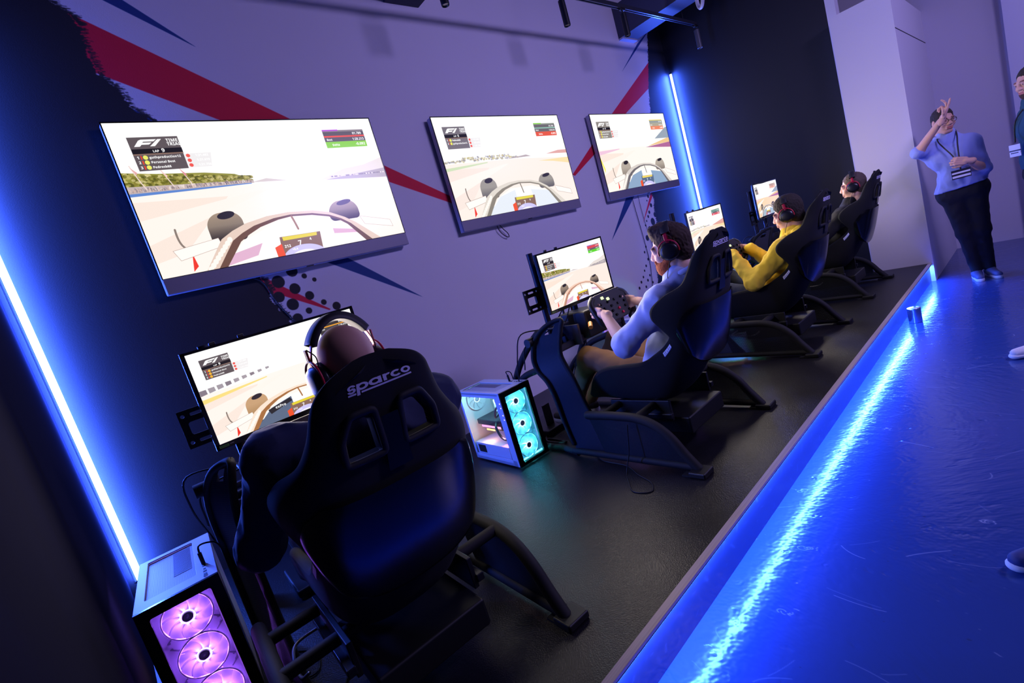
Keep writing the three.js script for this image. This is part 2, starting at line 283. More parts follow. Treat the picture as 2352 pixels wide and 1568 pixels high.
// unseen flood lamps, out of view over the aisle, placed to light the mural wall
[[4.2, 5.2, 1.1, 'unseen violet flood lamp behind the photographer, placed to light the mural wall'], [7.7, 4.6, 0.1, 'unseen violet flood lamp over the far end of the aisle, lighting the wall from the right']].forEach(([x, z, k, label]) => {
  const t = thing('unseen_flood_lamp', label, 'unseen flood lamp', [x, CEIL - 0.7, z]), d = V(0, -0.72, -0.69), q = new THREE.Quaternion().setFromUnitVectors(V(0, 0, 1), d.clone().normalize());
  const put = (g) => g.applyQuaternion(q);
  mesh('housing', put(box(1.64, 0.64, 0.07, 0, 0, -0.04, 0.015)), M.black, t);
  mesh('lens', put(box(1.6, 0.6, 0.008, 0, 0, -0.003)), glowMat(new THREE.Color().setRGB(0.6, 0.5, 1), 1.2), t);
  mesh('bracket', [rod([-0.84, 0, 0], [-0.84, 0.7, 0], 0.01), rod([0.84, 0, 0], [0.84, 0.7, 0], 0.01), rod([-0.84, 0.0, 0], [0.84, 0, 0], 0.008)], M.black, t);
  areaLight(new THREE.Color().setRGB(0.47, 0.385, 1.0), L.flood * k, 1.6, 0.6, [x, CEIL - 0.71, z - 0.01], d.toArray());
});
// ceiling track with its spots (switched off)
const track = thing('ceiling_track', 'black lighting track running along under the ceiling beams', 'light track', [0, 3.72, 0.65]);
mesh('rail', [boxMM([1.6, -0.012, -0.018], [6.82, 0.022, 0.018]), boxMM([1.6, -0.02, -0.018], [6.82, -0.012, -0.009]), boxMM([1.6, -0.02, 0.009], [6.82, -0.012, 0.018])], std(0x3a3c48, 0.3, 0.4), track);
for (const x of [2.2, 4.3, 6.5]) mesh('hanger', rod([x, 0.02, 0], [x, CEIL - 3.72, 0], 0.004), M.black, track);
[[2.7, 'black cylinder spotlight at the top edge above the widest wall screen'], [4.12, 'black cylinder spotlight hanging left above the middle wall screen'], [5.13, 'black cylinder spotlight hanging in front of the ceiling beam'], [6.79, 'black cylinder spotlight at the far end of the track by the dark wall']].forEach(([x, label], i) => {
  const t = thing('spotlight', label, 'spotlight', [x, 3.7, 0.655]);
  mesh('adapter', box(0.09, 0.03, 0.032, 0, -0.005, 0, 0.006), M.black, t);
  mesh('stem', rod([0, -0.02, 0], [0, -0.05, 0], 0.008), M.black, t);
  const b = i === 3 ? std(0x5a5a60, 0.4, 0.4) : M.steel;
  const body = mesh('body', new THREE.LatheGeometry([[0, -0.05], [0.028, -0.05], [0.031, -0.054], [0.031, -0.27], [0.029, -0.276], [0.026, -0.272], [0.024, -0.26], [0, -0.25]].map((p) => new THREE.Vector2(...p)), 24), b, t);
  mesh('lens', new THREE.CylinderGeometry(0.023, 0.023, 0.004, 20).translate(0, -0.262, 0), std(0xc8b8a8, 0.15, 0.6), body);
});
const ring = thing('ceiling_ring', 'white plastic ring hanging beside the ceiling beam above the dark corner', 'ring', [5.73, 3.58, 1.2]);
mesh('ring_body', new THREE.TorusGeometry(0.098, 0.018, 12, 40).rotateY(0.7), std(0xb9b6c4, 0.5), ring);
mesh('hanger', rod([0, 0.1, 0], [0, CEIL - 3.58, 0], 0.006), M.black, ring);

// ------------------------------------------------------------------ screens
// what a racing game shows: sky, track, hillside, open-wheel car from the cockpit, two information panels
function gameScreen(o) {
  return canvasTex(o.w || 1024, o.h || 576, (c, w, h) => {
    const P = (pts, col, blur) => { c.fillStyle = col; c.beginPath(); pts.forEach((p, i) => (i ? c.lineTo(p[0] * w, p[1] * h) : c.moveTo(p[0] * w, p[1] * h))); c.closePath(); c.fill(); };
    const curve = (pts, col, lw) => { c.strokeStyle = col; c.lineWidth = lw * h; c.lineCap = 'round'; c.lineJoin = 'round'; c.beginPath(); c.moveTo(pts[0][0] * w, pts[0][1] * h); for (let i = 1; i < pts.length - 1; i++) { const mx = (pts[i][0] + pts[i + 1][0]) / 2, my = (pts[i][1] + pts[i + 1][1]) / 2; c.quadraticCurveTo(pts[i][0] * w, pts[i][1] * h, mx * w, my * h); } const e = pts[pts.length - 1]; c.lineTo(e[0] * w, e[1] * h); c.stroke(); };
    const ellp = (x, y, rx, ry, a, col) => { c.fillStyle = col; c.beginPath(); c.ellipse(x * w, y * h, rx * h, ry * h, a, 0, 7); c.fill(); };
    const txt = (s, x, y, size, col, bold = true, align = 'left') => { c.fillStyle = col; c.font = (bold ? 'bold ' : '') + size * h + 'px sans-serif'; c.textAlign = align; c.textBaseline = 'middle'; c.fillText(s, x * w, y * h); };
    const warm = o.warm || '#fff4ec';
    c.fillStyle = '#ffffff'; c.fillRect(0, 0, w, h);
    P([[0, 0.45], [0.55, 0.455], [1, 0.49], [1, 1], [0, 1]], warm);
    P([[0, 0.5], [0.3, 0.52], [0.1, 0.86], [0, 0.9]], o.road || '#f8e6da');
    P([[0, 0.62], [0.42, 0.5], [0.46, 0.5], [0, 0.78]], '#fdf3ea');
    if (o.far) { P([[0.68, 0.47], [0.8, 0.4], [0.9, 0.38], [1, 0.33], [1, 0.5]], '#e8ded8'); P([[0.7, 0.475], [1, 0.42], [1, 0.5]], '#b3a9ae'); for (let i = 0; i < 60; i++) { const x = 0.72 + 0.28 * rnd(); P([[x, 0.45], [x + 0.008, 0.45], [x + 0.008, 0.46], [x, 0.46]], rnd() < 0.5 ? '#8d848c' : '#e3d8d4'); } }
    if (o.hill) P([[0.7, 0.46], [1, 0.37], [1, 0.5]], o.hill);
    if (o.trees) {
      P([[0, 0.31], [0.1, 0.33], [0.25, 0.345], [0.35, 0.37], [0.41, 0.42], [0.41, 0.43], [0, 0.42]], '#93903f');
      for (let i = 0; i < 420; i++) { const x = rnd() * 0.41, y0 = 0.315 + x * 0.2; c.globalAlpha = 0.7; ellp(x, y0 + rnd() * (0.405 - y0) * 0.95, 0.007 + 0.009 * rnd(), 0.008, 0, ['#6d6a22', '#b7ad62', '#857d34', '#d8cc8e', '#4e4d1c'][Math.floor(rnd() * 5)]); }
      c.globalAlpha = 1;
      P([[0, 0.4], [0.41, 0.425], [0.41, 0.445], [0, 0.448]], '#c3b3b3');
      for (let i = 0; i < 300; i++) { const x = rnd() * 0.4; c.globalAlpha = 0.7; P([[x, 0.405 + rnd() * 0.035], [x + 0.006, 0.41 + rnd() * 0.03], [x + 0.004, 0.44]], ['#7d6f78', '#efe2dd', '#a3959c', '#d7b7a9'][Math.floor(rnd() * 4)]); }
      c.globalAlpha = 1; P([[0, 0.445], [0.4, 0.443], [0.4, 0.449], [0, 0.464]], '#5e86cf'); P([[0.4, 0.44], [0.46, 0.42], [0.54, 0.45]], '#d9cccb');
      for (const [x, y, k] of [[0.03, 0.27, '#e5a7a7'], [0.115, 0.3, '#f3c6c0'], [0.175, 0.3, '#e08a93']]) { curve([[x, y], [x + 0.012, 0.36], [x + 0.024, 0.42]], '#efd7d2', 0.006); P([[x, y + 0.01], [x + 0.016, y + 0.045], [x + 0.012, y + 0.06]], k); }
    }
    if (o.stand) { for (let i = 0; i < 9; i++) { const x = i * 0.046, a = 0.45 - i * 0.008; P([[x, a - 0.05 + i * 0.004], [x + 0.036 - i * 0.002, a - 0.05 + i * 0.004], [x + 0.038 - i * 0.002, a], [x + 0.002, a + 0.008]], i % 3 ? '#a39aa3' : '#877c88'); } P([[0, 0.5], [0.36, 0.47], [0.36, 0.48], [0, 0.545]], '#f8dd83'); }
    if (o.sideBarrier) { P([[0, 0.47], [0.26, 0.455], [0.26, 0.465], [0, 0.52]], '#f0c6dd'); P([[0.62, 0.47], [1, 0.42], [1, 0.5]], '#b26a9a'); P([[0.65, 0.46], [1, 0.35], [1, 0.42]], '#efc890'); P([[0.78, 0.36], [0.98, 0.2], [1, 0.2], [1, 0.36]], '#9aa6b5'); P([[0, 0.53], [0.03, 0.7], [0.02, 0.75], [0, 0.6]], '#f6ee5a'); }
    if (o.gravel) { P([[0.72, 0.5], [1, 0.49], [1, 0.56], [0.85, 0.52]], '#f9dfa8'); P([[0, 0.49], [0.3, 0.46], [0.3, 0.47], [0, 0.52]], '#cfe0b8'); for (let i = 0; i < 160; i++) { const x = rnd() * 0.55; c.globalAlpha = 0.6; ellp(x, 0.44 - 0.04 * rnd() * (x > 0.12 && x < 0.5 ? 1 : 0.4), 0.012, 0.009, 0, ['#b9ab62', '#a3a0a8', '#d8ca9a', '#8f8d95'][Math.floor(rnd() * 4)]); } c.globalAlpha = 1; P([[0.44, 0.45], [0.62, 0.42], [0.66, 0.44]], '#b7a8ac'); P([[0.8, 0.43], [0.92, 0.4], [1, 0.4], [1, 0.44]], '#e2a9a4'); }
    // the car
    const dx = o.dx || 0, T = (x) => x + dx;
    const wheel = (x, y, rx, ry) => { const g = c.createLinearGradient(0, (y - ry) * h, 0, (y + ry) * h); g.addColorStop(0, o.tyre || '#a8937f'); g.addColorStop(0.45, o.tyre || '#8d7d70'); g.addColorStop(1, o.tyreDark || '#2c2528'); c.fillStyle = g; c.beginPath(); c.roundRect(T(x) * w - rx * h, (y - ry) * h, rx * 2 * h, ry * 2.1 * h, [rx * 0.9 * h, rx * 0.7 * h, rx * 0.3 * h, rx * 0.3 * h]); c.fill(); ellp(T(x) + 0.012, y - ry * 0.78, rx * 0.5, ry * 0.26, -0.15, '#2a2630'); };
    wheel(0.256, 0.725, 0.112, 0.098); wheel(0.735, 0.725, 0.125, 0.074);
    P([[T(0.2), 1], [T(0.3), 0.84], [T(0.42), 0.76], [T(0.6), 0.76], [T(0.74), 0.84], [T(0.84), 1]], o.body || '#fffaf6');
    P([[T(0.22), 0.93], [T(0.36), 0.88], [T(0.33), 0.96], [T(0.2), 1]], o.stripe || '#e2b4cf'); P([[T(0.66), 0.86], [T(0.78), 0.9], [T(0.8), 0.93], [T(0.66), 0.9]], o.stripe || '#e2b4cf');
    P([[T(0.1), 0.99], [T(0.115), 0.87], [T(0.12), 0.96]], o.accent || '#ee3b2d');
    if (o.body2) { P([[T(0.2), 1], [T(0.32), 0.83], [T(0.45), 0.78], [T(0.45), 1]], o.body2); P([[T(0.58), 0.8], [T(0.74), 0.84], [T(0.84), 1], [T(0.6), 1]], o.body2); }
    curve([[T(0.09), 0.7], [T(0.085), 0.8], [T(0.12), 0.86], [T(0.21), 0.83]], '#8b7d74', 0.012);
    for (const [a, b, cc, d] of [[0.06, 0.835, 0.215, 0.795], [0.8, 0.795, 0.945, 0.865]]) { P([[T(a), b], [T(cc), d], [T(cc) + 0.006, d + 0.06], [T(a) + 0.014, b + 0.07]], '#fff8f2'); c.strokeStyle = '#b49c90'; c.lineWidth = 2; c.stroke(); }
    const HO = [[0.137, 1.01], [0.224, 0.808], [0.27, 0.762], [0.322, 0.726], [0.41, 0.695], [0.496, 0.687], [0.6, 0.7], [0.672, 0.732], [0.73, 0.785], [0.772, 0.839], [0.875, 1.01]], HI = [[0.8, 1.01], [0.733, 0.845], [0.7, 0.798], [0.658, 0.762], [0.59, 0.732], [0.506, 0.72], [0.45, 0.731], [0.374, 0.765], [0.325, 0.805], [0.287, 0.845], [0.208, 1.01]];
    const HM = HI.slice().reverse().map((p, i) => [HO[i][0] * 0.42 + p[0] * 0.58, HO[i][1] * 0.42 + p[1] * 0.58]);
    P([...HO, ...HI].map(([x, y]) => [T(x), y]), o.haloDark || '#6f4f42'); P([...HO, ...HM.slice().reverse()].map(([x, y]) => [T(x), y]), o.halo || '#e6cdbd');
    curve([[T(0.505), 0.72], [T(0.51), 0.76], [T(0.515), 0.82]], o.haloDark || '#a37c68', 0.014);
    c.lineCap = 'butt'; for (let i = 0; i < 9; i++) ellp(T(0.155 + i * 0.012), 0.995 - i * 0.022, 0.016, 0.02, 0.4, '#fff6ee');
    P([[T(0.43), 0.86], [T(0.6), 0.865], [T(0.59), 1], [T(0.42), 1]], o.dash || '#8a6a5c'); P([[T(0.44), 0.862], [T(0.585), 0.866], [T(0.582), 0.89], [T(0.44), 0.89]], o.lamp || '#e8d437');
    ellp(T(0.51), 1.03, 0.16, 0.09, 0, '#cfc8ff'); ellp(T(0.51), 1.05, 0.12, 0.07, 0, '#f6f3ff');
    P([[T(0.4), 0.93], [T(0.43), 0.91], [T(0.43), 1], [T(0.4), 1]], '#f0552f');
    txt(o.gear || '7', T(0.503), 0.925, 0.05, '#ffffff', true, 'center'); txt('212', T(0.45), 0.935, 0.028, '#ffffff', true, 'center'); txt('4', T(0.55), 0.91, 0.028, '#ffffff', true, 'center'); txt('+0.4', T(0.475), 0.965, 0.022, '#ffffff', true, 'center');
    if (o.nose) { P([[T(0.3), 0.84], [T(0.44), 0.79], [T(0.45), 0.83], [T(0.31), 0.895]], '#2d2a30'); txt(o.nose, T(0.375), 0.842, 0.042, '#ffffff', true, 'center'); }
    // panels
    const dk = o.panel || '#5f555a';
    P([[0.053, 0.092], [0.206, 0.092], [0.206, 0.307], [0.055, 0.307]], dk); P([[0.055, 0.167], [0.207, 0.167], [0.207, 0.198], [0.055, 0.198]], '#1d1a22'); P([[0.055, 0.198], [0.207, 0.198], [0.207, 0.206], [0.055, 0.206]], '#8a6d62');
    // race series emblem: slanted wordmark in two strokes
    P([[0.066, 0.152], [0.084, 0.113], [0.092, 0.107], [0.139, 0.107], [0.128, 0.121], [0.098, 0.121], [0.094, 0.127], [0.122, 0.127], [0.112, 0.14], [0.09, 0.14], [0.083, 0.152]], '#ffffff'); P([[0.142, 0.107], [0.154, 0.107], [0.128, 0.152], [0.113, 0.152]], '#ffffff');
    txt('TIME', 0.166, 0.118, 0.028, '#fff'); txt('TRIAL', 0.166, 0.142, 0.028, '#fff');
    txt('LAP', 0.115, 0.184, 0.02, '#fff'); txt(o.lap || '9', 0.142, 0.181, 0.034, '#fff');
    (o.names || ['guthproduction12', 'Personal Best', 'Pedrosb88']).forEach((s, i) => { const y = 0.222 + i * 0.032; txt(String(i + 1), 0.062, y, 0.024, '#fff'); P([[0.073, y - 0.012], [0.077, y - 0.012], [0.077, y + 0.012], [0.073, y + 0.012]], '#e8442e'); ellp(0.087, y, 0.013, 0.014, 0, o.badge || '#eaea6a'); txt(s, 0.098, y + 0.001, 0.02, '#fff'); });
    c.globalAlpha = 0.45; P([[0.208, 0.21], [0.296, 0.21], [0.284, 0.304], [0.208, 0.304]], '#d9d2d4'); c.globalAlpha = 1;
    for (let i = 0; i < 3; i++) { ellp(0.218, 0.224 + i * 0.032, 0.012, 0.012, 0, '#ee5a52'); txt('1:21.' + (482 + 137 * i), 0.285, 0.224 + i * 0.032, 0.02, '#fff', true, 'right'); }
    const r = o.right || ['#8a7f84', '#5c5459', '#e8503a', '#5c5459', '#86cf1e'];
    [[0.087, 0.1], [0.1, 0.132], [0.132, 0.145], [0.145, 0.18], [0.18, 0.229]].forEach(([a, b], i) => P([[0.757, a], [0.952, a], [0.952, b], [0.757, b]], r[i]));
    if (o.corner) P([[0.757, 0.083], [0.83, 0.083], [0.83, 0.094], [0.757, 0.094]], o.corner);
    txt('01.789', 0.94, 0.117, 0.026, '#fff', true, 'right'); txt('1:20.213', 0.945, 0.164, 0.026, '#fff', true, 'right'); txt('Best', 0.766, 0.163, 0.022, '#fff'); txt('Delta', 0.785, 0.206, 0.024, '#fff'); txt('-0.092', 0.945, 0.205, 0.03, '#fff', true, 'right');
  });
}
const scr = (t, k) => new THREE.MeshStandardMaterial({ color: 0x000000, roughness: 0.25, emissive: 0xffffff, emissiveMap: t, emissiveIntensity: k });
const S1 = gameScreen({ trees: 1, far: 1, corner: '#b44fd6', w: 1536, h: 864 });
const S2 = gameScreen({ gravel: 1, lap: '6', names: ['Pedrosb88', 'guthproduction12'], right: ['#8d9488', '#6b666c', '#8fbfae', '#6b666c', '#e4573f'], corner: '#7fd03c', tyre: '#9c968f', tyreDark: '#5f5c62', halo: '#e0d8cc', haloDark: '#8d8578', body2: '#e6ecf4', stripe: '#c8d8ea', road: '#f6e6dc', warm: '#fbeee4', panel: '#77707a', lamp: '#e6d84a' });
const S3 = gameScreen({ sideBarrier: 1, dx: 0.03, lap: '4', right: ['#e9d36a', '#9aa0a0', '#a8a99c', '#b3a894', '#ef8a68'], tyre: '#b5a99d', tyreDark: '#8d8178', halo: '#d8cfc8', haloDark: '#6f6a70', body2: '#8fa9c8', stripe: '#5f8fc8', panel: '#8f8883', warm: '#fdf6ee', lamp: '#f0d668', dash: '#5a6d8d' });
const S4 = gameScreen({ stand: 1, lap: '9', nose: 'exPro', halo: '#fde3cf', haloDark: '#a87042', tyre: '#c8a078', tyreDark: '#b18a60', body2: '#5f6c86', stripe: '#3c4a66', badge: '#f0b23a', right: ['#8d8688', '#3c3638', '#f0a030', '#4c4648', '#3c3638'], w: 1280, h: 720 });
const S5 = gameScreen({ trees: 1, far: 1, corner: '#b44fd6', road: '#fbe3d4', warm: '#fdeadf', halo: '#f3cdb8', haloDark: '#c08a74', badge: '#f2d34a', right: ['#8a7f84', '#e04858', '#e04858', '#6d5b66', '#5fd42f'] });
const S6 = gameScreen({ gravel: 1, lap: '6', warm: '#fde6d2', road: '#f8d8bf', right: ['#8d9488', '#6f9d92', '#6f9d92', '#6b666c', '#e25868'], hill: '#e5a898', halo: '#f0d8c8', haloDark: '#b09080' });
const S7 = gameScreen({ sideBarrier: 1, dx: 0.02, warm: '#f9d9b4', road: '#f4cfa4', body2: '#a9bccb', halo: '#d8cfc8', haloDark: '#6f6a70', right: ['#c8a890', '#b89a88', '#c39a84', '#cf9f88', '#e8a888'] });

function wallScreen(x0, tex, label) {
  const w = 1.664, t = thing('wall_screen', label, 'television', [x0 + w / 2, 1.865, 0]);
  mesh('case', box(w, 0.99, 0.05, 0, 0.495, 0.05, 0.006), M.tvcase, t);
  mesh('wall_mount', box(0.7, 0.4, 0.03, 0, 0.5, 0.0165), M.steel, t);
  mesh('bezel', extrude([[-w / 2, 0.092], [w / 2, 0.092], [w / 2, 0.995], [-w / 2, 0.995]], 0.006, [[[-w / 2 + 0.006, 0.095], [-w / 2 + 0.006, 0.988], [w / 2 - 0.006, 0.988], [w / 2 - 0.006, 0.095]]]).translate(0, 0, 0.074), M.gloss, t);
  mesh('screen', new THREE.PlaneGeometry(w - 0.012, 0.893).translate(0, 0.5415, 0.077), scr(tex, 1.06), t);
  const bar = mesh('speaker_bar', box(w, 0.092, 0.02, 0, 0.046, 0.072, 0.004), M.tvbar, t);
  mesh('indicator', box(0.05, 0.008, 0.012, 0.02, -0.003, 0.07, 0.002), M.black, bar);
  areaLight(new THREE.Color().setRGB(1, 0.9, 0.86), L.tv, w - 0.02, 0.88, [x0 + w / 2, 1.865 + 0.5415, 0.085], [0, 0, 1]);
  return t;
}
wallScreen(0.466, S1, 'widest-looking wall screen nearest the left corner, a racing game on it');
wallScreen(2.706, S2, 'middle of the three wall screens, a cable loop hanging beneath it');
wallScreen(4.93, S3, 'third wall screen beside the far blue light tube, blue race car on it');

const monitors = [];
function monitor(tex, curve, label, k) {
  const t = thing('monitor', label, 'monitor', [0, 0, 0]);
  const W = 0.336, H0 = 0.005, H1 = 0.383, N = 16, zc = (x) => curve * (x * x) / (W * W);
  const strip_ = (xa, xb, ya, yb, z0) => gridGeo([ya, yb].map((y) => Array.from({ length: N + 1 }, (_, i) => { const x = xa + (xb - xa) * i / N; return V(x, y, z0 + zc(x)); })));
  const sg = strip_(-W + 0.013, W - 0.013, H0 + 0.02, H1 - 0.009, 0.0016);
  mesh('screen', sg, scr(tex, k || 1.06), t);
  const loop = []; const depth = 0.016;
  const prof = [[H1, 0], [H1, -depth], [H0, -depth], [H0, 0]];
  const front = (ya, yb, xa, xb) => strip_(xa, xb, ya, yb, 0.002);
  mesh('bezel', [front(H0, H0 + 0.021, -W, W), front(H1 - 0.01, H1, -W, W), front(H0, H1, -W, -W + 0.0135), front(H0, H1, W - 0.0135, W),
    gridGeo(prof.map(([y, z]) => Array.from({ length: N + 1 }, (_, i) => { const x = -W + 2 * W * i / N; return V(x, y, 0.002 + z + zc(x)); }))),
    ...[-W, W].map((x) => box(0.002, H1 - H0, depth, x, (H0 + H1) / 2, zc(W) - depth / 2 + 0.002))], M.gloss, t);
  const back = [[W, H0, H1, -depth + 0.002], [W * 0.8, H0 + 0.015, H1 - 0.03, -0.036], [W * 0.42, H0 + 0.05, H1 - 0.08, -0.062]];
  const ringPts = back.map(([x, a, b, z], q) => [[-x, a], [x, a], [x, b], [-x, b], [-x, a]].map(([px, py]) => V(px, py, z + zc(px))));
  mesh('back_shell', [gridGeo(ringPts), box(back[2][0] * 2, back[2][2] - back[2][1], 0.004, 0, (back[2][1] + back[2][2]) / 2, -0.06 + zc(back[2][0]) * 0.6)], M.steel, t);
  mesh('bottom_lip', extrude([[0.1, H0 + 0.002], [0.26, H0 + 0.002], [0.24, H0 - 0.014], [0.13, H0 - 0.014]], 0.02).translate(0, 0, -0.018), M.black, t);
  for (const x of [-0.2, -0.115]) mesh('hook', [box(0.014, 0.028, 0.01, x, H0 - 0.014, -0.02, 0.003)], M.black, t);
  for (const x of [-0.175, -0.075]) mesh('clip', box(0.022, 0.012, 0.012, x - 0.05, H1 + 0.006, -0.01, 0.003), M.black, t);
  const lbl = canvasTex(128, 32, (c, w, h) => { c.fillStyle = '#070709'; c.fillRect(0, 0, w, h); c.fillStyle = '#4f8a34'; c.fillRect(4, 6, 74, 20); c.fillStyle = '#1c2c18'; for (let i = 0; i < 6; i++) c.fillRect(12 + i * 10, 12, 7, 8); c.fillStyle = '#8d8d90'; c.fillRect(88, 12, 30, 5); });
  mesh('sticker', new THREE.PlaneGeometry(0.055, 0.014).translate(-W + 0.035, H0 + 0.0105, 0.0035 + zc(W)), std(0xffffff, 0.4, 0, { map: lbl }), t);
  return t;
}

// ------------------------------------------------------------------ racing simulators
const cat = (tbl, t) => {                                          // Catmull-Rom through rows of numbers
  const n = tbl.length - 1, f = Math.min(n - 1e-6, Math.max(0, t * n)), i = Math.floor(f), u = f - i, g = (k) => tbl[Math.max(0, Math.min(n, k))];
  return tbl[0].map((_, q) => { const a = g(i - 1)[q], b = g(i)[q], c = g(i + 1)[q], d = g(i + 2)[q]; return 0.5 * (2 * b + (c - a) * u + (2 * a - 5 * b + 4 * c - d) * u * u + (3 * b - a - 3 * c + d) * u * u * u); });
};
// bucket seat rows: centre line z, y; edge line z, y; half width
const SEAT = [[1.5, 0.3, 1.46, 0.34, 0.235], [1.58, 0.275, 1.52, 0.44, 0.245], [1.7, 0.26, 1.62, 0.5, 0.25], [1.83, 0.25, 1.76, 0.515, 0.25], [1.95, 0.27, 1.9, 0.525, 0.25], [2.04, 0.34, 1.99, 0.565, 0.25], [2.11, 0.44, 2.07, 0.615, 0.25], [2.17, 0.53, 2.11, 0.665, 0.25], [2.22, 0.62, 2.09, 0.72, 0.268], [2.26, 0.71, 2.065, 0.785, 0.292], [2.295, 0.8, 2.085, 0.845, 0.296], [2.315, 0.87, 2.15, 0.895, 0.27], [2.33, 0.93, 2.23, 0.93, 0.225], [2.345, 0.99, 2.262, 0.985, 0.19], [2.36, 1.05, 2.295, 1.05, 0.168], [2.368, 1.095, 2.325, 1.088, 0.15], [2.372, 1.13, 2.346, 1.116, 0.118], [2.371, 1.15, 2.36, 1.138, 0.06]];
function seatPoint(t, v, off = 0) {
  const at = (tt, vv) => { const [cz, cy, ez, ey, w] = cat(SEAT, tt), a = Math.min(1, Math.abs(vv)), b = a ** 2.6; return V(Math.sign(vv) * w * (1 - (1 - a) ** 1.8), cy + (ey - cy) * b, cz + (ez - cz) * b); };
  const p = at(t, v);
  if (!off) return p;
  const du = at(Math.min(1, t + 0.004), v).sub(at(Math.max(0, t - 0.004), v)), dv = at(t, Math.min(1, v + 0.01)).sub(at(t, Math.max(-1, v - 0.01)));
  return p.addScaledVector(du.cross(dv).normalize(), off);          // towards the sitter
}
const NU = 120, NV = 88, TH = 0.036;
const HOLE = [[0.028, 0.9], [0.13, 0.9], [0.127, 0.965], [0.095, 1.022], [0.035, 1.022]];
const holeAt = (x, y) => { const a = Math.abs(x); return HOLE.every((p, i) => { const q = HOLE[(i + 1) % HOLE.length]; return (q[0] - p[0]) * (y - p[1]) - (q[1] - p[1]) * (a - p[0]) > 0; }); };
function seatBody() {
  const rows = [];
  for (let i = 0; i <= NU; i++) {
    const t = i / NU, row = [], E = 5;
    for (let j = 0; j <= NV; j++) row.push(seatPoint(t, -1 + 2 * j / NV));
    const rim = (v) => { const o = seatPoint(t, v), q = seatPoint(t, v, TH), c = o.clone().add(q).multiplyScalar(0.5), n = q.clone().sub(o).normalize(), T = seatPoint(t, v).sub(seatPoint(t, v * 0.97)).normalize(), out = []; for (let k = 1; k < E; k++) { const a = k / E * Math.PI; out.push(c.clone().addScaledVector(n, -Math.cos(a) * TH / 2).addScaledVector(T, Math.sin(a) * TH / 2)); } return out; };
    row.push(...rim(1));
    for (let j = NV; j >= 0; j--) row.push(seatPoint(t, -1 + 2 * j / NV, TH));
    row.push(...rim(-1).reverse(), row[0].clone());
    rows.push(row);
  }
  const mid = (i, j) => seatPoint((i + 0.5) / NU, -1 + 2 * (j + 0.5) / NV);
  const inner0 = NV + 1 + 4;
  const hole = (i, j) => { if (j < NV) { const p = mid(i, j); return holeAt(p.x, p.y); } const jj = NV - 1 - (j - inner0); if (jj >= 0 && jj < NV && j >= inner0) { const p = mid(i, jj); return holeAt(p.x, p.y); } return false; };
  const g = [gridGeo(rows, hole)];
  // walls of the two harness openings
  const quads = [];
  for (let i = 0; i < NU; i++) for (let j = 0; j < NV; j++) {
    const p = mid(i, j); if (!holeAt(p.x, p.y)) continue;
    for (const [di, dj, a, b] of [[1, 0, [1, 0], [1, 1]], [-1, 0, [0, 0], [0, 1]], [0, 1, [0, 1], [1, 1]], [0, -1, [0, 0], [1, 0]]]) {
      const q = mid(i + di, j + dj); if (holeAt(q.x, q.y)) continue;
      const c = ([u, v], o) => seatPoint((i + u) / NU, -1 + 2 * (j + v) / NV, o); quads.push(gridGeo([[c(a, 0), c(b, 0)], [c(a, TH), c(b, TH)]]));
    }
  }
  g.push(...quads);
  // close the front lip and the top
  for (const i of [0, NU]) { const r = rows[i].slice(0, -1), c = r.reduce((s, p) => s.add(p), V(0, 0, 0)).multiplyScalar(1 / r.length); g.push(gridGeo([r.map(() => c.clone()), r])); }
  return merge(g);
}
const patch = (t0, t1, v0, v1, off, nu = 20, nv = 24) => gridGeo(Array.from({ length: nu + 1 }, (_, i) => Array.from({ length: nv + 1 }, (_, j) => seatPoint(t0 + (t1 - t0) * i / nu, v0 + (v1 - v0) * j / nv, off))));
const logoTex = canvasTex(768, 288, (c, w, h) => {
  c.clearRect(0, 0, w, h); c.strokeStyle = '#d9d4e6'; c.fillStyle = '#d9d4e6'; const T = 33; c.lineWidth = T; c.lineCap = 'butt';
  const R = 47, y = 112, arc = (x, a, b) => { c.beginPath(); c.arc(x, y, R, a, b); c.stroke(); };
  // s
  c.lineWidth = 30; c.beginPath(); c.arc(92, y - 27, 33, -0.15, Math.PI, true); c.stroke(); c.beginPath(); c.arc(92, y - 27, 33, Math.PI, Math.PI / 2, true); c.lineTo(92, y + 6); c.stroke(); c.fillRect(58, y - 10, 70, 27); c.beginPath(); c.arc(92, y + 27, 33, -Math.PI / 2, Math.PI - 0.2); c.stroke();
  c.lineWidth = T;
  arc(212, 0, 7); c.fillRect(149, y - 62, T, 200); arc(342, 0, 7); c.fillRect(372, y - 62, T, 126);
  c.fillRect(420, y - 62, T, 126); c.beginPath(); c.arc(478, y + 2, 45, Math.PI, -1.2); c.stroke();
  c.beginPath(); c.arc(562, y, R, 0.75, -0.75); c.stroke(); arc(684, 0, 7);
  c.fillRect(50, 196, 90, 30); c.fillRect(196, 196, 540, 30);
});
const seatGeo = seatBody();
const shellRows = Array.from({ length: 46 }, (_, i) => {
  const q = Math.max(0, i - 4) / 41, t = 0.395 + 0.2 * q, lip = i < 4 ? i / 4 : 1, vm = (0.56 + 0.2 * Math.sin(Math.PI * Math.min(1, 0.25 + q * 0.75))) * (q > 0.85 ? 1 - (q - 0.85) * 0.8 : 1);
  return Array.from({ length: 41 }, (_, j) => { const e = j / 20 - 1, v = vm * e, edge = 1 - Math.abs(e) ** 8; return seatPoint(t + 0.035 * e * e * (1 - q), v, -0.004 - lip * edge * (0.008 + 0.04 * (1 - q) ** 1.1)); });
});
const shellGeo = gridGeo(shellRows);
const spineGeo = patch(0.625, 0.77, -0.07, 0.07, -0.012, 12, 8);
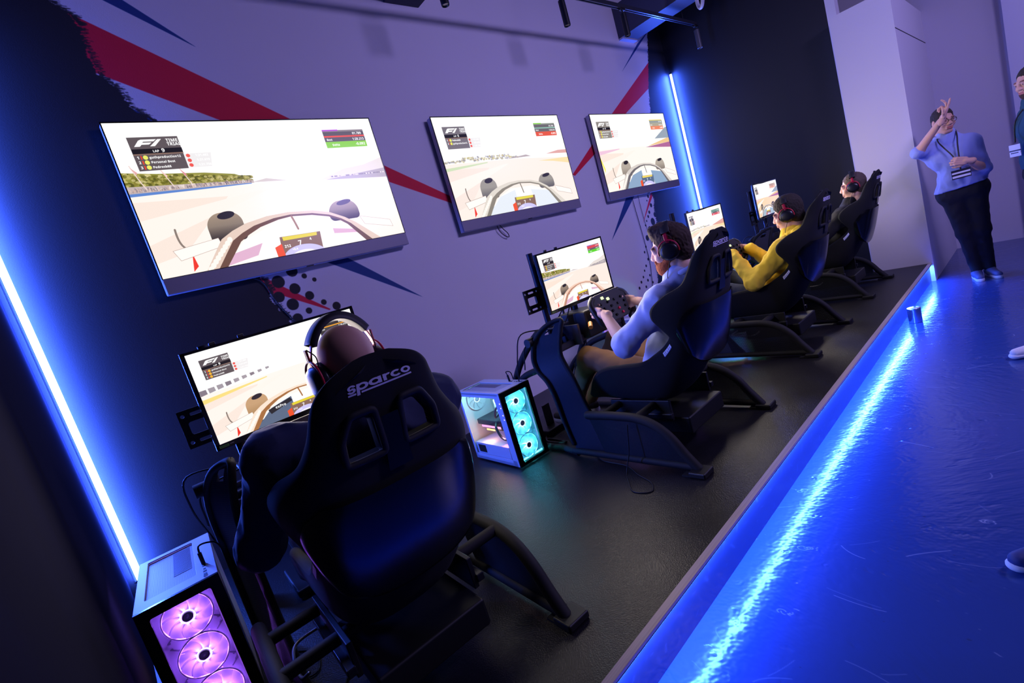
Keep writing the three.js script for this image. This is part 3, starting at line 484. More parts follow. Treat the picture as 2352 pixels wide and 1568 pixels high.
const stickerTex = canvasTex(256, 96, (c, w, h) => { c.fillStyle = '#dfe0ec'; c.fillRect(0, 0, w, h); c.fillStyle = '#2a3f8f'; c.fillRect(0, 0, 40, h); c.fillStyle = '#8b8ca0'; for (let i = 0; i < 4; i++) c.fillRect(56, 16 + i * 18, 120 + 50 * (i % 2), 6); c.fillRect(56, 82, 150, 5); });
const bezelPts = (s) => roundPoly(HOLE.map(([x, y]) => [x * s, y]), 0.012, 4);
const backAt = (x, y) => { let lo = 0.6, hi = 1; for (let k = 0; k < 30; k++) { const m = (lo + hi) / 2; if (seatPoint(m, 0).y < y) lo = m; else hi = m; } const w = cat(SEAT, lo)[4], v = 1 - (1 - Math.min(0.99, Math.abs(x) / w)) ** (1 / 1.8); return seatPoint(lo, v * Math.sign(x), -0.006); };
const liner = (s) => { const o = [...bezelPts(s)]; o.push(o[0]); const mx = o.reduce((a, p) => a + p[0], 0) / o.length, my = o.reduce((a, p) => a + p[1], 0) / o.length; return gridGeo([[1, 0], [0.86, 0.02], [0.84, 0.05]].map(([k, d]) => o.map(([x, y]) => backAt(mx + (x - mx) * k, my + (y - my) * k).add(V(0, -d * 0.25, -d))))); };
const logoMat = std(0xffffff, 0.8, 0, { map: logoTex, alphaTest: 0.5 }), stickerMat = std(0xffffff, 0.5, 0, { map: stickerTex });
const UP = [[0.03, 1.39, 0.418, 1.68, 0.35], [0.13, 1.37, 0.418, 1.6, 0.35], [0.22, 1.35, 0.418, 1.545, 0.35], [0.32, 1.338, 0.418, 1.5, 0.35], [0.42, 1.325, 0.418, 1.478, 0.35], [0.51, 1.295, 0.418, 1.455, 0.35], [0.59, 1.235, 0.418, 1.425, 0.35], [0.66, 1.23, 0.416, 1.405, 0.345], [0.73, 1.25, 0.408, 1.415, 0.335], [0.79, 1.28, 0.39, 1.43, 0.32], [0.84, 1.34, 0.36, 1.447, 0.305], [0.865, 1.41, 0.315, 1.455, 0.295]];
const A3 = (v) => [v.x, v.y, v.z];
const REAR = [[2.2, 0.022], [2.14, 0.1], [2.085, 0.18], [2.01, 0.245], [1.91, 0.282], [1.76, 0.292], [1.56, 0.29]];
const zy = (pts, x) => pts.map(([z, y]) => [x, y, z]);
function simulator(cx, yaw, label) {
  const t = thing('racing_simulator', label, 'simulator', [cx, PY, 1.4], yaw);
  const at = (g) => (Array.isArray(g) ? merge(g) : g).translate(0, 0, -1.4);
  const seat = mesh('seat', at(seatGeo.clone()), M.fabric, t);
  mesh('back_shell', at(shellGeo.clone()), M.gloss, seat); mesh('spine', at(spineGeo.clone()), M.gloss, seat);
  mesh('logo', at(patch(0.832, 0.886, -0.385, 0.385, -0.0015)), logoMat, seat);
  for (const s of [-1, 1]) { mesh('harness_bezel', at(tube(bezelPts(s).map(([x, y]) => backAt(x, y).toArray()), 0.0095, 70, 8, true)), M.rubber, seat); mesh('harness_liner', at(liner(s)), M.rubber, seat); mesh('label', at(patch(0.335, 0.388, s * 0.93, s * 0.985, -0.002, 6, 6)), stickerMat, seat); }
  // carriage under the seat
  const mount = mesh('seat_mount', at([boxMM([-0.235, 0.19, 1.6], [-0.215, 0.31, 2.0], 0.004), boxMM([0.215, 0.19, 1.6], [0.235, 0.31, 2.0], 0.004), boxMM([-0.2, 0.1, 1.66], [0.2, 0.2, 2.08], 0.01)]), M.black, t);
  for (const s of [-1, 1]) mesh('slide_rail', at(box(0.03, 0.03, 0.42, s * 0.245, 0.225, 1.8, 0.004).applyMatrix4(new THREE.Matrix4().makeRotationX(0))), std(0x23242c, 0.3, 0.5), mount);
  mesh('slide_lever', at(tube([[-0.2, 0.2, 1.62], [-0.33, 0.185, 1.6], [-0.36, 0.18, 1.68], [-0.36, 0.18, 1.8], [-0.34, 0.2, 1.83]], 0.006, 30, 8)), M.alu, mount);
  mesh('cross_tube', at([rod([-0.42, 0.285, 1.66], [0.42, 0.285, 1.66], 0.022), rod([-0.42, 0.285, 1.9], [0.42, 0.285, 1.9], 0.022)]), M.rubber, t);
  for (const s of [-1, 1]) {
    const x = s * 0.42;
    const fr = mesh('side_frame', at([tube(zy(REAR, x), 0.025, 60, 12), rod([x, 0.03, 2.18], [x, 0.04, 1.36], 0.02), box(0.09, 0.008, 0.12, x + s * 0.01, 0.004, 2.19), rod([x, 0.03, 1.4], [s * 0.37, 0.022, 1.22], 0.02), rod([s * 0.37, 0.022, 1.22], [s * 0.37, 0.022, 0.55], 0.02)]), M.rubber, t);
    mesh('rear_mesh_panel', at(sidePlate([...REAR.map(([z, y]) => [z, Math.max(0.03, y - 0.012)]), [1.62, 0.04]], x, 0.003)), M.perf, fr);
    // leaning upright with its perforated face
    const rows = Array.from({ length: 52 }, (_, i) => { const t = i / 51, [y, zf, xf, zr, xr] = cat(UP, t); return Array.from({ length: 15 }, (_, j) => V(s * (xf + (xr - xf) * j / 14), y + 0.02 * (j / 14) * (t > 0.8 ? (t - 0.8) * 5 : 0), zf + (zr - zf) * j / 14)); });
    const face = gridGeo(rows, (i, j) => i > 41 && i < 46 && j > 4 && j < 9);
    const uvs = face.attributes.uv; for (let k = 0; k < uvs.count; k++) uvs.setXY(k, face.attributes.position.getZ(k), face.attributes.position.getY(k));
    mesh('upright', at(face), M.plate, fr);
    mesh('upright_tube', at([tube([...rows.filter((_, i) => i % 4 === 0).map((r) => A3(r[14])), ...rows.filter((_, i) => i % 4 === 3).reverse().map((r) => A3(r[0]))], 0.015, 120, 10)]), M.rubber, fr);
    mesh('front_tube', at([tube(zy([[1.28, 0.81], [1.22, 0.77], [1.14, 0.71], [1.03, 0.61], [0.94, 0.5], [0.85, 0.36], [0.78, 0.2], [0.74, 0.03]], s * 0.37), 0.022, 60, 12), tube(zy([[1.3, 0.6], [1.19, 0.57], [1.05, 0.53], [0.9, 0.44], [0.77, 0.33], [0.7, 0.2], [0.66, 0.03]], s * 0.37), 0.022, 60, 12)]), M.rubber, fr);
    mesh('clamp_knob', at(rod([x - s * 0.06, 0.77, 1.24], [x + s * 0.02, 0.77, 1.24], 0.028)), M.black, fr);
    mesh('rubber_foot', at(box(0.1, 0.03, 0.09, x + s * 0.012, 0.015, 2.215, 0.008)), M.black, fr);
  }
  // wheel deck between the uprights
  const deckM = mesh('wheel_deck', at([boxMM([-0.33, 0.665, 1.2], [0.33, 0.675, 1.4]), boxMM([-0.33, 0.67, 1.385], [0.33, 0.71, 1.41], 0.006), boxMM([-0.33, 0.735, 1.31], [0.33, 0.76, 1.34], 0.006), boxMM([-0.2, 0.67, 1.22], [-0.185, 0.8, 1.47])]), std(0x4a4850, 0.4, 0.5), t);
  mesh('tray', at(box(0.16, 0.012, 0.09, -0.2, 0.81, 1.3, 0.004)), std(0x22232c, 0.35), deckM);
  mesh('pedal_box', at([boxMM([-0.22, 0.01, 0.62], [0.22, 0.05, 0.95], 0.01), box(0.07, 0.16, 0.012, -0.1, 0.13, 0.86).rotateX(0), box(0.07, 0.16, 0.012, 0.06, 0.13, 0.86)]), M.steel, t);
  // wheel base and formula-style wheel
  const base = mesh('wheel_base', at([boxMM([-0.1, 0.68, 1.24], [0.1, 0.86, 1.47], 0.015), rod([0, 0.79, 1.46], [0, 0.825, 1.58], 0.025)]), M.black, t);
  mesh('lever', at(rod([-0.11, 0.78, 1.5], [-0.15, 0.76, 1.53], 0.014)), std(0xd89a4a, 0.4), base);
  const wh = mesh('steering_wheel', new THREE.BufferGeometry().copy(merge([
    extrude(roundPoly([[-0.14, 0.05], [-0.11, 0.085], [0.11, 0.085], [0.14, 0.05], [0.12, -0.02], [0.1, -0.075], [-0.1, -0.075], [-0.12, -0.02]], 0.025), 0.02, [], 0.004),
    tube([[-0.115, 0.075, 0.01], [-0.15, 0.05, 0.012], [-0.155, -0.01, 0.016], [-0.145, -0.065, 0.016], [-0.11, -0.09, 0.01]], 0.017, 30, 10), tube([[0.115, 0.075, 0.01], [0.15, 0.05, 0.012], [0.155, -0.01, 0.016], [0.145, -0.065, 0.016], [0.11, -0.09, 0.01]], 0.017, 30, 10)])), M.black, t);
  wh.position.set(0, 0.84, 1.6 - 1.4); wh.rotation.x = -0.35; wh.scale.setScalar(1.15);
  const green = glowMat(new THREE.Color(0.75, 1, 0.45), 1.5);
  for (const [x, y] of [[-0.055, 0.06], [-0.015, 0.045]]) mesh('lit_button', box(0.021, 0.016, 0.006, x, y, 0.026, 0.003), green, wh);
  for (let i = 0; i < 16; i++) mesh('button', new THREE.CylinderGeometry(0.007, 0.008, 0.012, 10).rotateX(Math.PI / 2).translate(-0.09 + 0.06 * (i % 4) + 0.012 * (Math.floor(i / 4) % 2), 0.03 - 0.028 * Math.floor(i / 4), 0.026), [M.steel, M.gloss, M.red, M.grey][i % 4 === 2 && i > 9 ? 2 : i % 2], wh);
  for (const s of [-1, 1]) mesh('shift_paddle', box(0.07, 0.05, 0.004, s * 0.09, 0.035, -0.022, 0.002), M.alu, wh);
  // monitor stand: two posts and a mounting plate for a side screen
  const post = (px, y0, y1) => rod([px, y0, 1.27], [px, y1, 1.27], 0.021);
  const stand = mesh('monitor_stand', at([post(-0.235, 0.66, 1.305), post(0.05, 0.66, 1.15), rod([-0.38, 0.69, 1.25], [0.38, 0.69, 1.25], 0.02), box(0.1, 0.1, 0.06, 0.05, 1.1, 1.3, 0.006)]), std(0x1a1c26, 0.45, 0.3), t);
  mesh('mount_plate', at(extrude([[-0.4, 0.94], [-0.22, 0.94], [-0.22, 1.09], [-0.4, 1.09]], 0.006, [roundPoly([[-0.375, 0.99], [-0.3, 0.99], [-0.3, 1.04], [-0.375, 1.04]], 0.01, 3), roundPoly([[-0.36, 0.956], [-0.31, 0.956], [-0.31, 0.968], [-0.36, 0.968]], 0.005, 2), roundPoly([[-0.36, 1.062], [-0.31, 1.062], [-0.31, 1.074], [-0.36, 1.074]], 0.005, 2), oval(-0.385, 0.962, 0.007, 0.007, 10), oval(-0.385, 1.068, 0.007, 0.007, 10), oval(-0.285, 0.962, 0.007, 0.007, 10), oval(-0.285, 1.068, 0.007, 0.007, 10)]).translate(0, 0, 1.285)), M.black, stand);
  mesh('clamp', at(box(0.07, 0.13, 0.06, -0.235, 1.015, 1.27, 0.008)), M.black, stand);
  mesh('wiring', at([tube([[-0.13, 0.96, 1.38], [-0.2, 0.86, 1.33], [-0.26, 0.8, 1.28], [-0.42, 0.75, 1.2], [-0.44, 0.6, 1.15]], 0.004, 40, 6), tube([[-0.1, 0.93, 1.38], [-0.17, 0.8, 1.32], [-0.3, 0.82, 1.25], [-0.45, 0.83, 1.21], [-0.47, 0.7, 1.15], [-0.44, 0.5, 1.05]], 0.004, 40, 6), tube([[0.05, 0.68, 1.3], [0.1, 0.5, 1.2], [0.02, 0.42, 1.15], [-0.05, 0.5, 1.22]], 0.004, 30, 6)]), M.cable, t);
  return t;
}
const RIG = [[0.575, -0.075, 'nearest racing simulator, its seat back turned to the camera'], [2.445, 0.0, 'second racing simulator, driven by the bearded person in a pale blue shirt'], [4.26, 0.0, 'third racing simulator, driven by the person in a yellow hoodie'], [5.97, 0.0, 'farthest racing simulator, driven by the person in black']];
for (const r of RIG) simulator(...r);
const MON = [[S4, 0, 'nearest monitor, partly hidden by the head of the bald driver'], [S5, 0.004, 'monitor in front of the bearded driver beneath the middle wall screen'], [S6, 0.03, 'monitor behind the bearded driver, below the far blue light tube'], [S7, 0.03, 'farthest monitor, its blue-lit side turned to the camera']];
MON.forEach(([tex, cv, label], i) => {
  const m = monitor(tex, cv, label), x = [0.584, 2.455, 4.26, 5.84][i], y = [1.11, 1.102, 1.09, 1.18][i]; m.position.set(x, y, 1.4 + [0, 0, 0.02, -0.02][i]);
  areaLight(new THREE.Color().setRGB(1, 0.86, 0.78), L.mon, 0.64, 0.35, [x, y + 0.2, 1.41 + 0.03 * (cv > 0.01 ? 1 : 0)], [0, 0, 1]);
});

// ------------------------------------------------------------------ gaming computers
const caseTop = noiseTex(256, (u, v) => 0.5 + 0.3 * tor(u, v, 80));
function fan(parent, y, mats, spin) {
  const f = mesh('fan', new THREE.TorusGeometry(0.0765, 0.0035, 8, 56).translate(0, y, -0.022), mats.ring, parent);
  const blade = [];
  for (let k = 0; k < 9; k++) {
    const a0 = spin + k / 9 * 2 * Math.PI, P = [];
    for (let i = 0; i <= 8; i++) { const r = 0.02 + 0.054 * i / 8, row = []; for (let j = 0; j <= 4; j++) { const a = a0 + (j / 4) * 0.63 + 0.45 * (i / 8) ** 1.4; row.push(V(r * Math.cos(a), y + r * Math.sin(a), -0.022 - 0.010 * (j / 4 - 0.5))); } P.push(row); }
    blade.push(gridGeo(P));
  }
  mesh('blades', blade, mats.blade, f);
  const hub = mesh('hub', new THREE.LatheGeometry([[0, 0.006], [0.011, 0.006], [0.0115, 0.004], [0.013, 0.004], [0.0135, 0.0055], [0.016, 0.0055], [0.0175, 0.003], [0.0175, -0.008]].map((p) => new THREE.Vector2(...p)), 32).rotateX(Math.PI / 2).translate(0, y, -0.02), mats.hub, f);
  mesh('light_ring', new THREE.TorusGeometry(0.0215, 0.0022, 8, 40).translate(0, y, -0.018), mats.glow, f);
  mesh('spokes', [0, 1, 2, 3].map((k) => box(0.07, 0.005, 0.003, 0.042, 0, 0).rotateZ(k * Math.PI / 2 + 0.5 + spin).translate(0, y, -0.036)), mats.ring, f);
  mesh('emblem', [box(0.009, 0.0012, 0.0012, 0, 0.0016, 0), box(0.009, 0.0012, 0.0012, 0, -0.0016, 0), box(0.0012, 0.0035, 0.0012, 0, 0, 0)].map((g) => g.rotateZ(0.5).translate(0, y, -0.0135)), mats.ring, hub);
}
function computer(x, z, yaw, color, label, k, lk, inner) {
  const W = 0.25, H = 0.505, D = 0.525, F = 0.012, t = thing('gaming_computer', label, 'computer', [x, PY, z], yaw);
  const col = new THREE.Color().setRGB(...color);
  const tone = (m, a = 1) => new THREE.Color(m).lerp(new THREE.Color(0xffffff), 1 - a);
  const mats = { ring: std(0xdedbe6, 0.35), blade: new THREE.MeshPhysicalMaterial({ color: 0xe6e4ee, roughness: 1, transmission: 0.5, thickness: 0, side: THREE.DoubleSide }), hub: std(0x8a8496, 0.4), glow: glowMat(col.clone().lerp(new THREE.Color(1, 1, 1), 0.55), 3.2 * k) };
  const shellMat = std(0xd2d0dc, 0.5, 0.1), h = D / 2;
  // steel case: rails and panels
  const body = mesh('case', [
    boxMM([-W / 2, F, -h], [W / 2, F + 0.02, h - 0.03]), boxMM([-W / 2, F + H - 0.016, -h], [-W / 2 + 0.016, F + H, h - 0.03], 0.002), boxMM([W / 2 - 0.016, F + H - 0.016, -h], [W / 2, F + H, h - 0.03], 0.002),
    boxMM([W / 2 - 0.004, F, -h], [W / 2, F + H, h - 0.03]), boxMM([-W / 2, F, -h], [W / 2, F + H, -h + 0.006]),
    boxMM([-W / 2, F, -h], [-W / 2 + 0.006, F + H, -h + 0.022]), boxMM([-W / 2, F, h - 0.075], [-W / 2 + 0.006, F + H, h - 0.014]), boxMM([-W / 2, F + H - 0.03, -h], [-W / 2 + 0.006, F + H, h - 0.03]), boxMM([-W / 2, F, -h], [-W / 2 + 0.006, F + 0.04, h - 0.03])], shellMat, t);
  mesh('top_rim', extrude([[-W / 2, -h], [W / 2, -h], [W / 2, h - 0.014], [-W / 2, h - 0.014]], 0.004, [roundPoly([[-W / 2 + 0.028, -h + 0.03], [W / 2 - 0.062, -h + 0.03], [W / 2 - 0.062, h - 0.085], [-W / 2 + 0.028, h - 0.085]], 0.008, 3)], 0.001).rotateX(Math.PI / 2).scale(1, 1, 1).translate(0, F + H + 0.004, 0), shellMat, body);
  const filt = canvasTex(256, 256, (c, w) => { c.fillStyle = '#cfcdda'; c.fillRect(0, 0, w, w); c.fillStyle = '#5d5a72'; for (let j = 0; j < 32; j++) for (let i = 0; i < 32; i++) c.fillRect(i * 8 + 2, j * 8 + 2, 4, 4); }); filt.repeat.set(2, 5);
  mesh('dust_filter', boxMM([-W / 2 + 0.02, F + H - 0.008, -h + 0.02], [W / 2 - 0.05, F + H - 0.005, h - 0.07]), std(0xffffff, 0.5, 0, { map: filt }), body);
  mesh('filter_ribs', Array.from({ length: 22 }, (_, i) => boxMM([W / 2 - 0.135 + 0 * i, F + H - 0.0048, -h + 0.05 + i * 0.0125], [W / 2 - 0.075, F + H - 0.003, -h + 0.054 + i * 0.0125])), std(0xb9b2c0, 0.4, 0.3), body);
  for (const [pw, pd, o] of [[0.011, 0.017, 0.05], [0.011, 0.013, 0.08], [0.008, 0.008, 0.105], [0.011, 0.016, 0.14]]) mesh('port', box(pw, 0.003, pd, W / 2 - 0.035, F + H + 0.005, h - o), M.black, body);
  mesh('power_button', new THREE.CylinderGeometry(0.007, 0.007, 0.005, 16).translate(W / 2 - 0.035, F + H + 0.005, h - 0.03), M.chrome, body);
  mesh('plug', [rod([W / 2 - 0.035, F + H + 0.004, h - 0.16], [W / 2 - 0.035, F + H + 0.05, h - 0.165], 0.007), tube([[W / 2 - 0.035, F + H + 0.05, h - 0.165], [W / 2 - 0.03, F + H + 0.07, h - 0.18], [W / 2 + 0.02, F + H + 0.05, h - 0.2], [W / 2 + 0.04, F + H - 0.05, h - 0.22]], 0.0035, 24, 6)], M.black, body);
  // front: black frame round a pane, fans behind it
  const front = mesh('front_frame', extrude([[-W / 2, F], [W / 2, F], [W / 2, F + H + 0.004], [-W / 2, F + H + 0.004]], 0.012, [roundPoly([[-0.092, F + 0.02], [0.092, F + 0.02], [0.092, F + H - 0.03], [-0.092, F + H - 0.03]], 0.01, 3)], 0.001).translate(0, 0, h - 0.013), M.gloss, t);
  mesh('pane', new THREE.PlaneGeometry(0.19, H - 0.045).translate(0, F + H / 2, h - 0.004), new THREE.MeshPhysicalMaterial({ color: 0xffffff, roughness: 0.02, transmission: 1, thickness: 0, ior: 1.45, side: THREE.DoubleSide }), front);
  const tray = mesh('fan_tray', boxMM([-0.11, F + 0.015, h - 0.058], [0.11, F + H - 0.02, h - 0.055]), std(0x6b6678, 0.5), t);
  const screw = [];
  for (let i = 0; i < 3; i++) for (const sx of [-1, 1]) for (const sy of [-1, 1]) { screw.push(new THREE.CylinderGeometry(0.004, 0.004, 0.004, 10).rotateX(Math.PI / 2).translate(sx * 0.076, F + 0.41 - 0.155 * i + sy * 0.066, h - 0.053)); screw.push(box(0.03, 0.004, 0.005, 0, 0, 0).rotateZ(sx * sy * 0.7).translate(sx * 0.07, F + 0.41 - 0.155 * i + sy * 0.058, h - 0.053)); }
  mesh('screws', screw, std(0x3a3648, 0.5), tray);
  const fans = new THREE.Group(); fans.name = 'fan_column'; fans.position.z = h - 0.008; t.add(fans);
  for (let i = 0; i < 3; i++) {
    fan(fans, F + 0.41 - 0.155 * i, mats, 0.4 + i * 1.7);
    const c = Math.cos(yaw), s = Math.sin(yaw), lz = h - 0.042;
    const pl = new THREE.PointLight(col, 0.28 * lk, 0, 2); pl.shadow.radius = 0.35; pl.position.set(x + s * lz, PY + F + 0.41 - 0.155 * i, z + c * lz); scene.add(pl);
  }
  mesh('edge_light', [boxMM([0.087, F + 0.024, h - 0.016], [0.091, F + H - 0.035, h - 0.0135]), boxMM([-0.09, F + 0.022, h - 0.016], [0.091, F + 0.0255, h - 0.0135])], glowMat(col, 0.75 * k), front);
  // inside, seen through the left side window
  const inside = mesh('main_board', boxMM([W / 2 - 0.02, F + 0.12, -h + 0.03], [W / 2 - 0.012, F + H - 0.03, h - 0.13]), std(0x9a9aa8, 0.5), t);
  mesh('cooler', [box(0.09, 0.09, 0.05, 0.05, F + 0.36, -0.02, 0.006), rod([0.05, F + 0.33, -0.02], [0.05, F + 0.33, 0.02], 0.03)], std(0xd8d8e0, 0.4), inside);
  mesh('hoses', [tube([[0.04, F + 0.36, 0.0], [-0.03, F + 0.4, 0.05], [-0.05, F + 0.46, 0.1], [0.02, F + 0.46, 0.13]], 0.008, 30, 8), tube([[0.04, F + 0.34, 0.0], [-0.05, F + 0.3, 0.02], [-0.06, F + 0.37, 0.07], [0.0, F + 0.45, 0.16]], 0.008, 30, 8)], std(0x2c2c34, 0.6), inside);
  mesh('graphics_card', [boxMM([-0.06, F + 0.235, -h + 0.04], [0.1, F + 0.275, 0.07], 0.006), boxMM([-0.06, F + 0.205, -0.08], [0.1, F + 0.232, 0.07], 0.004)], std(0x1d2026, 0.4), inside);
  mesh('card_light', boxMM([-0.063, F + 0.222, -0.17], [-0.06, F + 0.236, 0.06]), glowMat(new THREE.Color(1, 0.35, 0.8), 1.6), inside);
  mesh('card_light', boxMM([-0.063, F + 0.2, -0.12], [-0.06, F + 0.212, -0.02]), glowMat(new THREE.Color(1, 0.75, 0.25), 1.6), inside);
  mesh('memory_light', boxMM([-0.02, F + 0.2, 0.06], [-0.015, F + 0.215, 0.13]), glowMat(new THREE.Color(0.5, 0.9, 1), 1.8), inside);
  mesh('power_cable', tube([[-0.06, F + 0.26, 0.02], [-0.09, F + 0.24, 0.05], [-0.08, F + 0.16, 0.09], [0, F + 0.13, 0.13]], 0.009, 30, 8), std(0x16302c, 0.6), inside);
  mesh('power_supply_cover', [boxMM([-W / 2 + 0.012, F + 0.02, -h + 0.02], [W / 2 - 0.01, F + 0.12, h - 0.1])], std(0xcfcdd8, 0.5), inside);
  mesh('cover_label', boxMM([-W / 2 + 0.010, F + 0.05, -h + 0.05], [-W / 2 + 0.012, F + 0.105, -h + 0.14]), M.black, inside);
  const rear = new THREE.Group(); rear.name = 'rear_fan'; rear.position.set(0.0, 0, -h + 0.045); t.add(rear); fan(rear, F + 0.405, mats, 0.2);
  mesh('side_pane', new THREE.PlaneGeometry(D - 0.095, H - 0.07).rotateY(-Math.PI / 2).translate(-W / 2 + 0.003, F + H / 2 + 0.005, -0.026), new THREE.MeshPhysicalMaterial({ color: 0xffffff, roughness: 0.02, transmission: 1, thickness: 0, ior: 1.45, side: THREE.DoubleSide }), t);
  for (const [lx, ly, lz, c2, p] of [[-0.06, F + 0.44, -0.05, inner, 0.09], [-0.08, F + 0.17, -0.1, new THREE.Color(1, 0.55, 0.3), 0.018], [-0.08, F + 0.17, 0.1, new THREE.Color(1, 0.3, 0.55), 0.018]]) {
    const c = Math.cos(yaw), s = Math.sin(yaw), pl = new THREE.PointLight(c2, p * lk, 0, 2); pl.shadow.radius = 0.5; pl.position.set(x + c * lx + s * lz, PY + ly, z - s * lx + c * lz); scene.add(pl);
  }
  for (let i = 0; i < 4; i++) mesh('indicator_light', box(0.002, 0.007, 0.007, -W / 2 - 0.0005, F + 0.44 - 0.03 * i - (i > 1 ? 0.02 : 0), h - 0.03), glowMat(new THREE.Color(1, 0.9, 0.95), 1.2), front);
  for (const sx of [-1, 1]) for (const sz of [-1, 1]) mesh('foot', rod([sx * 0.095, 0, sz * 0.2], [sx * 0.095, F + 0.002, sz * 0.2], 0.014, 0.016), M.white, t);
  return t;
}
const glowRGB = (r, g, b) => new THREE.Color().setRGB(r, g, b);
computer(0.005, 1.175, -0.095, [0.36, 0.12, 1.0], 'white computer with purple glowing fans at the lower left corner', 0.75, 1.3, glowRGB(0.3, 0.2, 1));
computer(1.925, 0.85, -0.07, [0.06, 0.62, 0.75], 'white computer with teal glowing fans and lit side window beside the second simulator', 0.75, 2.2, glowRGB(0.3, 0.8, 0.85));
computer(3.66, 0.85, -0.05, [0.36, 0.1, 1.0], 'computer with purple glow hidden behind the seat of the bearded driver', 1.0, 1.5, glowRGB(0.4, 0.2, 1));
computer(5.46, 0.92, 0.0, [0.02, 0.8, 0.08], 'computer with green glowing fans beneath the hands of the driver in yellow', 1.0, 3.0, glowRGB(0.05, 0.8, 0.5));

// ------------------------------------------------------------------ people
// head in its own frame: y up, face towards +z
const HEAD = [
  ell([0, 0.035, -0.018], [0.074, 0.09, 0.094]), ell([0, -0.035, 0.022], [0.06, 0.08, 0.066]), ell([0, -0.095, 0.052], [0.03, 0.022, 0.028]), cap([-0.045, -0.075, 0.0], [-0.02, -0.1, 0.05], 0.018), cap([0.045, -0.075, 0.0], [0.02, -0.1, 0.05], 0.018),
  cap([-0.036, 0.024, 0.078], [0.036, 0.024, 0.078], 0.013), cap([0, 0.012, 0.085], [0, -0.026, 0.099], 0.008, 0.0115), ell([-0.012, -0.03, 0.093], [0.009, 0.008, 0.01]), ell([0.012, -0.03, 0.093], [0.009, 0.008, 0.01]),
  ell([-0.04, -0.028, 0.058], [0.024, 0.024, 0.024]), ell([0.04, -0.028, 0.058], [0.024, 0.024, 0.024]), ell([-0.032, 0.004, 0.092], [0.017, 0.011, 0.014], 'sub'), ell([0.032, 0.004, 0.092], [0.017, 0.011, 0.014], 'sub'), ell([-0.032, 0.003, 0.074], [0.013, 0.012, 0.013]), ell([0.032, 0.003, 0.074], [0.013, 0.012, 0.013]),
  cap([-0.02, -0.058, 0.084], [0.02, -0.058, 0.084], 0.0065), cap([-0.017, -0.069, 0.083], [0.017, -0.069, 0.083], 0.0075), ell([0, -0.0635, 0.095], [0.024, 0.0018, 0.008], 'sub'),
  ell([-0.077, -0.002, -0.012], [0.011, 0.031, 0.019]), ell([0.077, -0.002, -0.012], [0.011, 0.031, 0.019]), cap([0, -0.06, -0.022], [0, -0.17, -0.048], 0.055, 0.06)];
function headGeo() {
  const g = blob(HEAD, 0.0042, 0.014), p = g.attributes.position, col = [];
  for (let i = 0; i < p.count; i++) {
    const x = Math.abs(p.getX(i)), y = p.getY(i), z = p.getZ(i); let c = [1, 1, 1];
    if (z > 0.07 && x < 0.023 && y < -0.052 && y > -0.077) c = [0.75, 0.42, 0.42];
    const ex = Math.hypot((x - 0.032) / 0.0135, (y - 0.003) / 0.0075); if (z > 0.07 && ex < 1) c = Math.hypot(x - 0.032, y - 0.003) < 0.0055 ? [0.06, 0.05, 0.05] : [0.95, 0.95, 1];
    if (z > 0.07 && x > 0.014 && x < 0.05 && Math.abs(y - 0.026 - 0.004 * Math.sin((x - 0.014) * 80)) < 0.0055) c = [0.3, 0.2, 0.15];
    col.push(...c);
  }
  g.setAttribute('color', new THREE.Float32BufferAttribute(col, 3)); return g;
}
const headBase = headGeo();
function white(g) { g.setAttribute('color', new THREE.Float32BufferAttribute(new Float32Array(g.attributes.position.count * 3).fill(1), 3)); return g; }
function headMatrix(pos, face, tilt = 0) {
  const f = V(...face).normalize(), y = V(0, 1, 0), x = y.clone().cross(f).normalize(), u = f.clone().cross(x);
  const m = new THREE.Matrix4().makeBasis(x, u, f); if (tilt) m.multiply(new THREE.Matrix4().makeRotationZ(tilt)); return m.setPosition(...pos);
}
// a hand: palm, four jointed fingers, thumb. f wrist to knuckles, n the way the palm faces, side +1/-1 where the thumb leaves
function hand(w, f, n, side, curl, o = {}) {
  const F = V(...f).normalize(), Nn = V(...n).addScaledVector(F, -V(...n).dot(F)).normalize(), S = F.clone().cross(Nn).multiplyScalar(side), W = V(...w), at = (a, b, c) => W.clone().addScaledVector(F, a).addScaledVector(S, b).addScaledVector(Nn, c), pr = [];
  const kn = [0.03, 0.01, -0.011, -0.03], len = [[0.04, 0.024, 0.02], [0.044, 0.028, 0.021], [0.041, 0.026, 0.02], [0.033, 0.02, 0.018]];
  pr.push(cap(A3(at(-0.04, 0, 0)), A3(at(0.012, 0, 0)), 0.027, 0.025));
  kn.forEach((k, i) => {
    const base = at(0.088 - Math.abs(i - 1) * 0.006, k, 0); pr.push(cap(A3(at(0.012, k * 0.75, 0)), A3(base), 0.015, 0.0115));
    let p = base, a = 0; const cu = Array.isArray(curl[0]) ? curl[i] : curl;
    for (let q = 0; q < 3; q++) { a += cu[q]; const d = F.clone().multiplyScalar(Math.cos(a)).addScaledVector(Nn, Math.sin(a)).addScaledVector(S, k * (o.spread ?? 1.2)), e = p.clone().addScaledVector(d.normalize(), len[i][q]); pr.push(cap(A3(p), A3(e), 0.0092 - q * 0.0006, 0.0086 - q * 0.0008)); p = e; }
  });
  const t0 = at(0.018, 0.022, 0.006), t1 = t0.clone().addScaledVector(F, 0.024).addScaledVector(S, 0.024).addScaledVector(Nn, o.thumb ?? 0.014), t2 = t1.clone().addScaledVector(F, 0.026).addScaledVector(S, 0.008).addScaledVector(Nn, o.thumb ?? 0.012), t3 = t2.clone().addScaledVector(F, 0.022).addScaledVector(Nn, o.thumb ?? 0.012);
  pr.push(cap(A3(t0), A3(t1), 0.015, 0.0115), cap(A3(t1), A3(t2), 0.0105, 0.0098), cap(A3(t2), A3(t3), 0.0095, 0.008));
  return blob(pr, 0.0042, 0.006);
}
